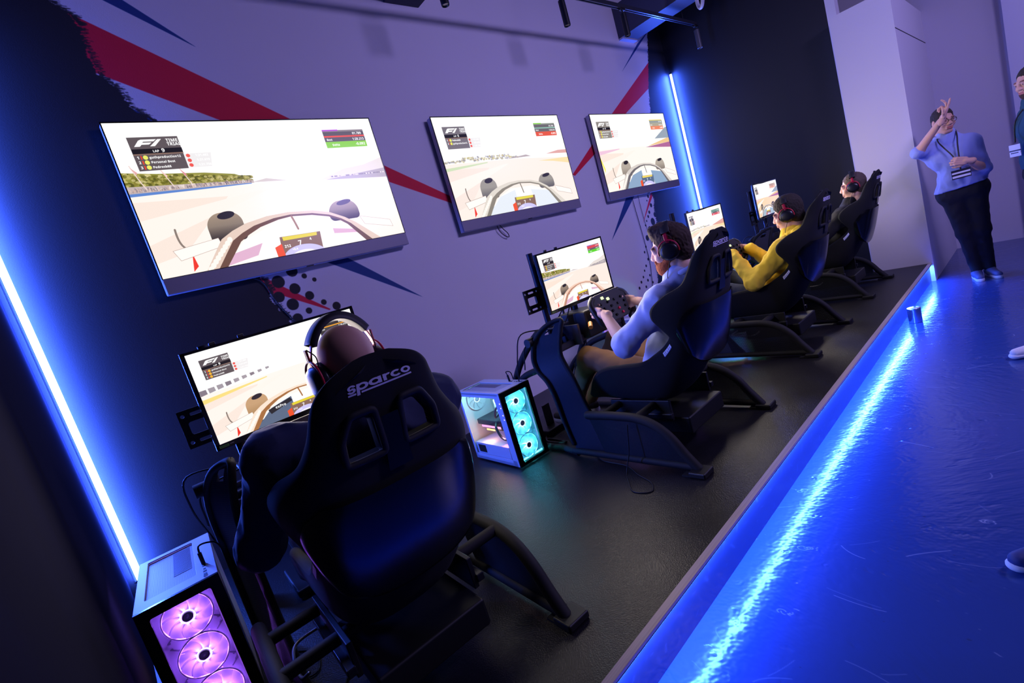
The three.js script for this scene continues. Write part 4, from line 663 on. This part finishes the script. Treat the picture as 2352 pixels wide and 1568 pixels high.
function bodyPrims(J, s = {}) {
  const P = (a, b, ra, rb) => cap(a, b, ra, rb), mid = (a, b, t) => a.map((v, i) => v + (b[i] - v) * t), w = s.w || 1;
  const torso = [P(J.hipL, J.hipR, 0.105 * w, 0.105 * w), P(mid(J.pelvis, J.chest, 0.35).map((v, i) => v + (J.shL[i] - J.shR[i]) * 0.14), mid(J.pelvis, J.chest, 0.35).map((v, i) => v - (J.shL[i] - J.shR[i]) * 0.14), 0.108 * w), P(mid(J.chest, J.shL, 0.42), mid(J.chest, J.shR, 0.42), 0.115 * w), P(J.pelvis, J.chest, 0.1 * w, 0.11 * w), P(J.neck, mid(J.neck, J.shL, 0.75), 0.05, 0.055), P(J.neck, mid(J.neck, J.shR, 0.75), 0.05, 0.055), P(mid(J.chest, J.shL, 0.75), J.shL, 0.075 * w, 0.062 * w), P(mid(J.chest, J.shR, 0.75), J.shR, 0.075 * w, 0.062 * w)];
  const arm = (a) => [P(J['sh' + a], J['el' + a], 0.054 * w, 0.043 * w)], fore = (a) => [P(J['el' + a], J['wr' + a], 0.042 * w, 0.027)], leg = (a) => [P(J['hip' + a], J['kn' + a], 0.088 * w, 0.058 * w)], shin = (a) => [P(J['kn' + a], J['an' + a], 0.056 * w, 0.036)];
  const foot = (a) => [P(J['an' + a], J['to' + a], 0.034, 0.026)];
  return { torso, neck: [P(J.neck, J.head, 0.056, 0.052)], arms: [...arm('L'), ...arm('R')], fores: [...fore('L'), ...fore('R')], legs: [...leg('L'), ...leg('R')], shins: [...shin('L'), ...shin('R')], feet: [...foot('L'), ...foot('R')], mid, P };
}
const wrinkle = (amp, f) => (x, y, z) => amp * (n3(x * f, y * f * 0.6, z * f) + 0.5 * n3(x * f * 2.1, y * f * 1.5, z * f * 2.1));
const toBuf = (gs) => mergeGeometries(gs.map((g) => { const q = clean(g); q.deleteAttribute('uv'); return q; }));
function person(label, J, o) {
  const t = thing('person', label, 'person', [0, 0, 0]), b = bodyPrims(J, o), cell = o.cell || 0.0125;
  const skin = std(o.skin, 0.68, 0, { vertexColors: true }), hm = headMatrix(J.head, J.face, o.tilt || 0).scale(V(o.hs || 1, o.hs || 1, o.hs || 1));
  const under = [...b.torso.map((q) => ({ ...q, ra: q.ra * 0.93, rb: q.rb * 0.93 })), ...b.legs, ...b.shins].map((q) => ({ ...q, ra: q.ra - 0.006, rb: q.rb - 0.006 }));
  const parts = [white(blob([...under, ...b.neck, ...b.arms.map((q) => ({ ...q, ra: q.ra - 0.006, rb: q.rb - 0.004 })), ...b.fores], cell, 0.04)), headBase.clone().applyMatrix4(hm)];
  for (const h of o.hands || []) parts.push(white(hand(...h)));
  mesh('body', toBuf(parts), skin, t);
  const cut = (q, k) => ({ ...q, d: q.d.map((v) => v * k), l: q.l * k * k, rb: q.ra + (q.rb - q.ra) * k });
  const sl = o.sleeve ?? 2, sleeves = [...b.arms.map((q) => cut(q, Math.min(1, sl))), ...(sl > 1 ? b.fores.map((q) => cut(q, (sl - 1) * 0.97)) : [])];
  const spine = V(...J.chest).sub(V(...J.pelvis)).normalize(), waist = V(...J.pelvis).addScaledVector(spine, o.hem ?? 0.02), hemClip = (x, y, z) => (waist.x - x) * spine.x + (waist.y - y) * spine.y + (waist.z - z) * spine.z;
  if (o.shirt) {
    const sm = mesh('shirt', blob([...b.torso, ...sleeves, cap(J.neck, b.mid(J.neck, J.head, 0.28), 0.064, 0.056)], o.cc || 0.0115, 0.045, o.loose || 0.018, wrinkle(o.amp || 0.005, o.fq || 13), hemClip), std(o.shirt, 0.9), t);
    if (o.collar) mesh('collar', tube(Array.from({ length: 10 }, (_, i) => { const a = i / 9 * 2 * Math.PI * 0.9 + 0.3; return V(0.07 * Math.sin(a), -0.135 - 0.012 * Math.cos(a), -0.04 + 0.072 * Math.cos(a)).applyMatrix4(hm).toArray(); }), 0.016, 40, 8), std(o.shirt, 0.9), sm);
    if (o.hood) mesh('hood', blob([cap(V(-0.1, -0.16, -0.06).applyMatrix4(hm).toArray(), V(0.1, -0.16, -0.06).applyMatrix4(hm).toArray(), 0.05), cap(V(-0.085, -0.155, 0.02).applyMatrix4(hm).toArray(), V(-0.1, -0.16, -0.06).applyMatrix4(hm).toArray(), 0.032, 0.05), cap(V(0.085, -0.155, 0.02).applyMatrix4(hm).toArray(), V(0.1, -0.16, -0.06).applyMatrix4(hm).toArray(), 0.032, 0.05), cap(V(0, -0.15, -0.11).applyMatrix4(hm).toArray(), V(0, -0.22, -0.13).applyMatrix4(hm).toArray(), 0.055, 0.045)], 0.01, 0.03, 0, wrinkle(0.006, 22)), std(o.shirt, 0.9), sm);
  }
  mesh('trousers', blob([b.torso[0], ...b.legs, ...b.shins], 0.0125, 0.04, 0.008, wrinkle(0.004, 12)), std(o.trousers, 0.9), t);
  if (o.shoes) for (const a of ['L', 'R']) {
    const an = J['an' + a], to = J['to' + a], dir = V(...to).sub(V(...an)).setY(0).normalize(), y0 = o.ground ?? an[1] - 0.05, q = (k, y) => [an[0] + dir.x * k, y0 + y, an[2] + dir.z * k];
    const sh = mesh('shoe', blob([cap(q(-0.05, 0.045), q(0.02, 0.05), 0.036, 0.04), cap(q(0.02, 0.048), q(0.15, 0.036), 0.04, 0.031), cap(q(-0.03, 0.06), q(0.0, 0.1), 0.036, 0.036)], 0.008, 0.02), std(o.shoes, 0.6), t);
    mesh('sole', blob([cap(q(-0.05, 0.014), q(0.15, 0.014), 0.036, 0.033)].map((c) => c), 0.008, 0.01).scale(1, 1, 1), std(0xd8d8e2, 0.6), sh);
  }
  const cutFace = [];
  if (o.hair) {
    const h = o.hair, pr = [ell([0, 0.04, -0.022], [0.079, 0.093, 0.098]), ell([0, -0.02, -0.05], [0.066, 0.07, 0.064])];
    if (h.quiff) pr.push(cap([-0.04, 0.118, 0.05], [0.04, 0.12, 0.052], 0.022), ell([0, 0.1, 0.01], [0.07, 0.048, 0.07]));
    if (h.volume) pr.push(ell([0, 0.075, -0.02], [0.08, 0.075, 0.095]));
    pr.push(ell([0, -0.035, 0.095], [0.084, 0.108, h.deep || 0.092], 'sub'), ell([0, -0.125, 0.03], [0.09, 0.085, 0.08], 'sub'));
    mesh('hair', blob(pr, 0.005, 0.012, h.grow || 0.003, (x, y, z) => 0.0022 * n3(x * 60, y * 40, z * 50) + 0.0022 * n3(x * 160, y * 50, z * 120)).applyMatrix4(hm), std(h.color, 0.85), t);
  }
  if (o.beard) mesh('beard', blob([ell([0, -0.08, 0.038], [0.06, 0.048, 0.054]), cap([-0.058, -0.04, 0.012], [-0.035, -0.085, 0.045], 0.018), cap([0.058, -0.04, 0.012], [0.035, -0.085, 0.045], 0.018), ell([0, -0.105, 0.055], [0.036, 0.03, 0.032]), cap([-0.026, -0.05, 0.082], [0.026, -0.05, 0.082], 0.0075), ell([0, -0.062, 0.098], [0.022, 0.008, 0.016], 'sub')], 0.0045, 0.012, o.beard.grow || 0.003, (x, y, z) => 0.003 * n3(x * 130, y * 70, z * 130)).applyMatrix4(hm), std(o.beard.color, 0.9), t);
  if (o.glasses) mesh('glasses', [-1, 1].flatMap((s) => [new THREE.TorusGeometry(0.021, 0.0022, 6, 24).translate(s * 0.033, 0.002, 0.099), rod([s * 0.054, 0.005, 0.096], [s * 0.08, 0.006, -0.01], 0.002)]).concat([rod([-0.012, 0.004, 0.1], [0.012, 0.004, 0.1], 0.002)]).map((g) => g.applyMatrix4(hm)), M.black, t);
  return { t, hm, b };
}
function headphones(hm, label, lift = 0) {
  const t = thing('headphones', label, 'headphones', [0, 0, 0]); t.applyMatrix4(hm);
  const arc = (r, ry, w, th, a0 = 0.05) => gridGeo(Array.from({ length: 41 }, (_, i) => { const a = Math.PI * (a0 + (1 - 2 * a0) * i / 40), c = Math.cos(a), s = Math.sin(a); return [[-w, 0], [w, 0], [w, th], [-w, th], [-w, 0]].map(([z, o]) => V((r + o) * c, 0.005 + (ry + o) * s, -0.012 + z)); }));
  mesh('headband', arc(0.092, 0.126 + lift, 0.022, 0.021, 0.2), std(0x17171c, 0.6), t);
  mesh('steel_arch', arc(0.1, 0.135 + lift, 0.008, 0.003, 0.06), std(0x9c1f38, 0.35, 0.5), t);
  for (const s of [-1, 1]) {
    const cupM = mesh('ear_cup', new THREE.LatheGeometry([[0, 0.05], [0.022, 0.05], [0.034, 0.044], [0.041, 0.034], [0.043, 0.02], [0.043, 0.01], [0, 0.01]].map((p) => new THREE.Vector2(...p)), 36).scale(1.12, 1, 1.25).rotateZ(-s * Math.PI / 2).translate(s * 0.066, -0.008, -0.006), std(0x14141b, 0.35), t);
    mesh('cushion', new THREE.TorusGeometry(0.031, 0.014, 12, 32).scale(1, 1.15, 1).rotateY(Math.PI / 2).translate(s * 0.077, -0.008, -0.006), M.rubber, cupM);
    mesh('yoke', [tube(Array.from({ length: 15 }, (_, i) => { const a = Math.PI * (-0.05 + 1.1 * i / 14); return [s * 0.1, -0.006 + 0.058 * Math.sin(a), -0.006 + 0.054 * Math.cos(a)]; }), 0.0035, 40, 8), box(0.006, 0.036, 0.016, s * 0.1, 0.068, -0.008, 0.002)], M.red, t);
    mesh('cord', tube([[s * 0.098, 0.085, -0.014], [s * 0.088, 0.06, -0.034], [s * 0.092, 0.02, -0.03]], 0.0018, 16, 6), M.cable, t);
  }
  mesh('cable', tube([[0.09, -0.05, 0.0], [0.092, -0.09, 0.02], [0.09, -0.14, 0.04], [0.1, -0.2, 0.03], [0.13, -0.3, 0.02]], 0.0022, 24, 6), M.cable, t);
  return t;
}
// drivers sit in the simulators; dy lowers the upper body, lean moves it sideways
function driver(i, label, o, hpLabel) {
  const [cx, yaw] = RIG[i], c = Math.cos(yaw), s = Math.sin(yaw), dy = o.dy || 0, lx = o.lx || 0;
  const W = (x, y, z) => { const rz = z - 1.4; return [cx + c * x + s * rz, PY + y, 1.4 - s * x + c * rz]; };
  const J = { pelvis: W(0, 0.43, 1.9), chest: W(lx * 0.7, 0.73 + dy * 0.6, 2.06), neck: W(lx, 0.905 + dy, 2.1), head: W(lx, 1.105 + dy, 2.085 + (o.hz || 0)), shL: W(-0.185 + lx - (o.wide || 0), 0.85 + dy + (o.up || 0), 2.06 - (o.up || 0) * 0.8), shR: W(0.185 + lx + (o.wide || 0), 0.85 + dy + (o.up || 0) * 0.6, 2.06 - (o.up || 0) * 0.6), elL: W(-0.285 - (o.wide || 0) * 0.7, 0.665 + dy + (o.el || 0), 1.85), elR: W(0.285, 0.665 + dy + (o.el || 0), 1.85), wrL: W(-0.175, 0.835, 1.68), wrR: W(0.175, 0.825, 1.68), hipL: W(-0.09, 0.4, 1.88), hipR: W(0.09, 0.4, 1.88), knL: W(-0.17, 0.57, 1.47), knR: W(0.15, 0.6, 1.47), anL: W(-0.12, 0.14, 1.12), anR: W(0.08, 0.14, 1.12), toL: W(-0.11, 0.11, 0.98), toR: W(0.07, 0.11, 0.98), face: [-s + (o.fx || 0), o.fy || 0, -c] };
  const D = (x, y, z) => { const a = W(x, y, z), b = W(0, 0, 0); return a.map((v, k) => v - b[k]); };
  const g = [1.05, 1.15, 0.8];
  const hands = [[W(-0.172, 0.835, 1.665), D(0.12, 0.22, -1), D(1, 0.1, 0.25), 1, g, { thumb: 0.008 }], [W(0.172, 0.825, 1.665), D(-0.12, 0.22, -1), D(-1, 0.1, 0.25), -1, g, { thumb: 0.008 }]];
  const p = person(label, J, { hands, ...o });
  headphones(new THREE.Matrix4().copy(p.hm), hpLabel, o.lift || 0);
  return p;
}
driver(0, 'bald person in a dark navy jumper seen from behind in the nearest seat', { skin: 0xb98a78, shirt: 0x1c2346, trousers: 0x14151c, shoes: 0x15151a, w: 1.08, wide: 0.07, up: 0.08, lx: 0.03, lift: 0.012, dy: 0.0, hz: -0.03, fx: -0.12, hs: 1.04 }, 'black headphones on the bald head in front of the nearest monitor');
driver(1, 'bearded person in a pale blue shirt and tan trousers gripping a lit steering wheel', { skin: 0xe0b29c, shirt: 0xa9b6e0, trousers: 0x8a6238, shoes: 0x2a2422, sleeve: 1.08, collar: 1, w: 1.06, hair: { color: 0x3a2820, quiff: 1, grow: 0.005 }, beard: { color: 0x9a4a22, grow: 0.004 }, fy: -0.06, fx: -0.42 }, 'black headphones with a magenta yoke on the bearded driver');
driver(2, 'person with dark hair in a yellow hoodie at the third steering wheel', { skin: 0xdcae96, shirt: 0xf2cd34, trousers: 0x2c3340, shoes: 0x20222a, hood: 1, dy: -0.07, hz: 0.0, hair: { color: 0x2a2119, volume: 1, grow: 0.004 }, fy: -0.1, fx: -0.18, amp: 0.008, loose: 0.022 }, 'headphones with a bright red yoke on the driver in yellow');
driver(3, 'grey-haired person in black clothes in the farthest simulator seat', { skin: 0xdcab95, shirt: 0x0e0e11, trousers: 0x0e0e12, shoes: 0x101014, dy: -0.05, hair: { color: 0x5a4a40, grow: 0.002, deep: 0.1 }, fx: -0.2, hz: 0.06 }, 'dark headphones on the grey-haired driver by the white pillar');

// standing pair at the end of the platform
{
  const x = 6.72, J = { pelvis: [x, 0.93, 2.86], chest: [x - 0.01, 1.22, 2.83], neck: [x - 0.01, 1.43, 2.8], head: [x - 0.05, 1.61, 2.8], shL: [x + 0.02, 1.335, 2.96], shR: [x - 0.03, 1.36, 2.66], elR: [6.52, 1.39, 2.6], wrR: [6.42, 1.62, 2.81], elL: [6.7, 1.07, 3.03], wrL: [6.52, 1.18, 2.95], hipL: [x + 0.01, 0.91, 2.94], hipR: [x - 0.01, 0.91, 2.77], knL: [x + 0.0, 0.5, 2.95], knR: [x - 0.02, 0.5, 2.83], anL: [x + 0.03, 0.09, 2.97], anR: [x - 0.01, 0.09, 2.87], toL: [x - 0.1, 0.05, 3.03], toR: [x - 0.14, 0.05, 2.9], face: [-0.72, -0.08, 0.5] };
  const pt = [[0.05, 0.05, 0.05], [0.5, 0.4, 0.3], [1.2, 1.2, 0.8], [1.3, 1.3, 0.8]];
  const p = person('standing person in a light blue polo pointing up with a raised arm', J, { skin: 0xd2a08c, shirt: 0x8f9cd8, trousers: 0x12131f, shoes: 0x4f5a8a, ground: 0, sleeve: 1, collar: 1, w: 1.04, amp: 0.005, hair: { color: 0x2a2019, grow: 0.002 }, glasses: 1, hands: [[[6.415, 1.635, 2.825], [-0.02, 0.9, 0.42], [-0.3, 0.2, -0.9], 1, pt], [[6.505, 1.19, 2.94], [-0.25, 0.25, -0.9], [0.8, 0, -0.3], 1, [0.9, 1, 0.7]]] });
  const lan = mesh('lanyard', [tube([[x + 0.0, 1.5, 2.87], [x - 0.1, 1.45, 2.885], [x - 0.16, 1.36, 2.885], [x - 0.185, 1.26, 2.885], [x - 0.2, 1.13, 2.885]], 0.006, 30, 6), tube([[x - 0.02, 1.5, 2.74], [x - 0.115, 1.44, 2.745], [x - 0.17, 1.36, 2.79], [x - 0.19, 1.26, 2.845], [x - 0.2, 1.13, 2.885]], 0.006, 30, 6)], M.black, p.t);
  const badge = canvasTex(128, 96, (c, w, h) => { c.fillStyle = '#17182a'; c.fillRect(0, 0, w, h); c.fillStyle = '#e4e2ee'; c.fillRect(4, 24, 120, 18); c.fillRect(4, 62, 120, 22); });
  mesh('badge', box(0.14, 0.085, 0.004, 0, 0, 0).rotateY(-Math.PI / 2 + 0.25).translate(x - 0.205, 1.085, 2.885), std(0xffffff, 0.5, 0, { map: badge }), lan);
}
{
  const x = 6.3, z = 3.42, J = { pelvis: [x, 0.98, z], chest: [x, 1.27, z], neck: [x, 1.5, z - 0.01], head: [x - 0.01, 1.7, z - 0.02], shL: [x - 0.17, 1.43, z + 0.04], shR: [x + 0.17, 1.43, z - 0.04], elL: [x - 0.22, 1.14, z + 0.14], elR: [x + 0.26, 1.14, z + 0.06], wrL: [x - 0.16, 0.92, z + 0.16], wrR: [x + 0.24, 0.92, z + 0.06], hipL: [x - 0.09, 0.95, z + 0.02], hipR: [x + 0.09, 0.95, z - 0.02], knL: [x - 0.1, 0.52, z - 0.01], knR: [x + 0.1, 0.52, z - 0.03], anL: [x - 0.1, 0.09, z + 0.02], anR: [x + 0.1, 0.09, z - 0.02], toL: [x - 0.14, 0.05, z - 0.1], toR: [x + 0.07, 0.05, z - 0.14], face: [-0.62, -0.12, -0.7] };
  const p = person('person in a dark teal shirt at the right edge looking down to the left', J, { skin: 0xcf9f8e, shirt: 0x1f4a63, trousers: 0x15121c, shoes: 0x15172a, ground: 0, sleeve: 1, w: 1.05, hair: { color: 0x2a2119, grow: 0.001, deep: 0.1 }, beard: { color: 0x4a3328, grow: -0.002 }, hands: [[[x - 0.16, 0.9, z + 0.16], [0, -1, -0.2], [1, 0, 0], -1, [0.3, 0.4, 0.3]], [[x + 0.24, 0.9, z + 0.05], [0, -1, -0.2], [-1, 0, 0], 1, [0.3, 0.4, 0.3]]] });
  const lan = mesh('lanyard', [tube([[x - 0.05, 1.53, z - 0.05], [x - 0.09, 1.42, z - 0.13], [x - 0.1, 1.25, z - 0.15]], 0.006, 24, 6)], M.black, p.t);
  const badge = canvasTex(128, 128, (c, w, h) => { c.fillStyle = '#e6e4f0'; c.fillRect(0, 0, w, h); c.fillStyle = '#20233a'; c.fillRect(0, 58, w, 14); c.fillRect(14, 84, 90, 10); });
  mesh('badge', box(0.1, 0.1, 0.004, 0, 0, 0).rotateY(-2.4).translate(x - 0.12, 1.18, z - 0.155), std(0xffffff, 0.5, 0, { map: badge }), lan);
}

// ------------------------------------------------------------------ small things
const can = thing('metal_tin', 'shiny round metal tin standing on the lower floor by the platform edge', 'tin', [5.25, 0, 2.58]);
mesh('tin_body', new THREE.LatheGeometry([[0, 0.001], [0.045, 0.001], [0.048, 0.004], [0.048, 0.118], [0.0495, 0.12], [0.0495, 0.126], [0.048, 0.128]].map((p) => new THREE.Vector2(...p)), 40), M.chrome, can);
const lid = mesh('lid', new THREE.LatheGeometry([[0, 0.132], [0.03, 0.132], [0.044, 0.131], [0.0475, 0.128], [0.0475, 0.124]].map((p) => new THREE.Vector2(...p)), 40), std(0xe6e6ee, 0.3, 0.8), can);
mesh('lid_slot', box(0.03, 0.003, 0.012, 0.02, 0.1325, 0.006), M.black, lid);
function cableThing(label, pts, r = 0.004, name = 'cable') { const m = mesh(name, tube(pts, r, 80, 6), M.cable); return tag(m, label, 'cable'); }
cableThing('thin black cable looped on the platform beside the second simulator', [[1.985, 0.46, 1.86], [1.96, 0.3, 1.84], [1.93, 0.206, 1.82], [1.83, 0.204, 1.9], [1.76, 0.204, 1.98], [1.79, 0.204, 2.06], [1.86, 0.204, 2.02], [1.92, 0.204, 1.9], [1.99, 0.204, 1.78], [2.01, 0.204, 1.6], [2.06, 0.204, 1.5]], 0.0035);
cableThing('short black cable loop hanging under the middle wall screen', [[3.14, 1.875, 0.03], [3.15, 1.82, 0.03], [3.2, 1.76, 0.03], [3.25, 1.74, 0.03], [3.25, 1.77, 0.03], [3.2, 1.83, 0.03], [3.17, 1.875, 0.03]], 0.004);
cableThing('long black cable hanging down the wall under the third wall screen', [[5.46, 1.87, 0.02], [5.48, 1.7, 0.015], [5.51, 1.26, 0.012], [5.51, 1.0, 0.012], [5.4, 0.6, 0.02], [5.35, 0.3, 0.03], [5.34, 0.206, 0.06]], 0.004);
cableThing('thinner black cable at the right under the third wall screen', [[5.6, 1.87, 0.02], [5.62, 1.6, 0.012], [5.66, 1.2, 0.012], [5.62, 0.9, 0.012], [5.6, 0.5, 0.02], [5.58, 0.206, 0.05]], 0.003);
cableThing('dark cable hanging in front of the painted dots under the nearest wall screen', [[0.95, 1.87, 0.02], [1.0, 1.83, 0.015], [1.04, 1.69, 0.012], [1.1, 1.55, 0.012], [1.2, 1.4, 0.012], [1.22, 1.0, 0.012], [1.2, 0.206, 0.04]], 0.004);
cableThing('coiled black cables on the platform left of the nearest driver', [[0.22, 0.204, 1.25], [0.3, 0.206, 1.4], [0.26, 0.206, 1.52], [0.18, 0.21, 1.46], [0.22, 0.215, 1.36], [0.34, 0.206, 1.42], [0.38, 0.206, 1.58], [0.3, 0.206, 1.7]], 0.004);
cableThing('black power cables lying behind the teal-lit computer', [[2.13, 0.208, 0.45], [2.16, 0.21, 0.75], [2.2, 0.208, 1.0], [2.17, 0.21, 1.16], [2.15, 0.212, 1.0], [2.28, 0.208, 0.85], [2.4, 0.208, 0.45]], 0.007);
// two shoes that just enter the picture at its right edge
function shoe(pos, turn, color, label) {
  const t = thing('shoe', label, 'shoe', pos, turn);
  mesh('upper', blob([cap([0, 0.05, -0.06], [0, 0.055, 0.0], 0.036, 0.04), cap([0, 0.05, 0.0], [0, 0.038, 0.13], 0.04, 0.03), cap([0, 0.06, -0.05], [0, 0.1, -0.04], 0.036, 0.036)], 0.008, 0.02), std(color, 0.6), t);
  mesh('sole', blob([cap([0, 0.018, -0.06], [0, 0.018, 0.135], 0.036, 0.033)], 0.008, 0.01).scale(1, 0.6, 1).translate(0, 0.012, 0), std(0xe2e2ea, 0.6), t);
}
shoe([4.24, 0.0, 3.34], -2.6, 0xd8d8e4, 'white trainer toe at the right edge of the aisle floor');
shoe([2.1, 0.0, 3.4], -2.4, 0x2d3a78, 'dark blue shoe at the lower right edge of the aisle floor');

renderer.render(scene, camera);
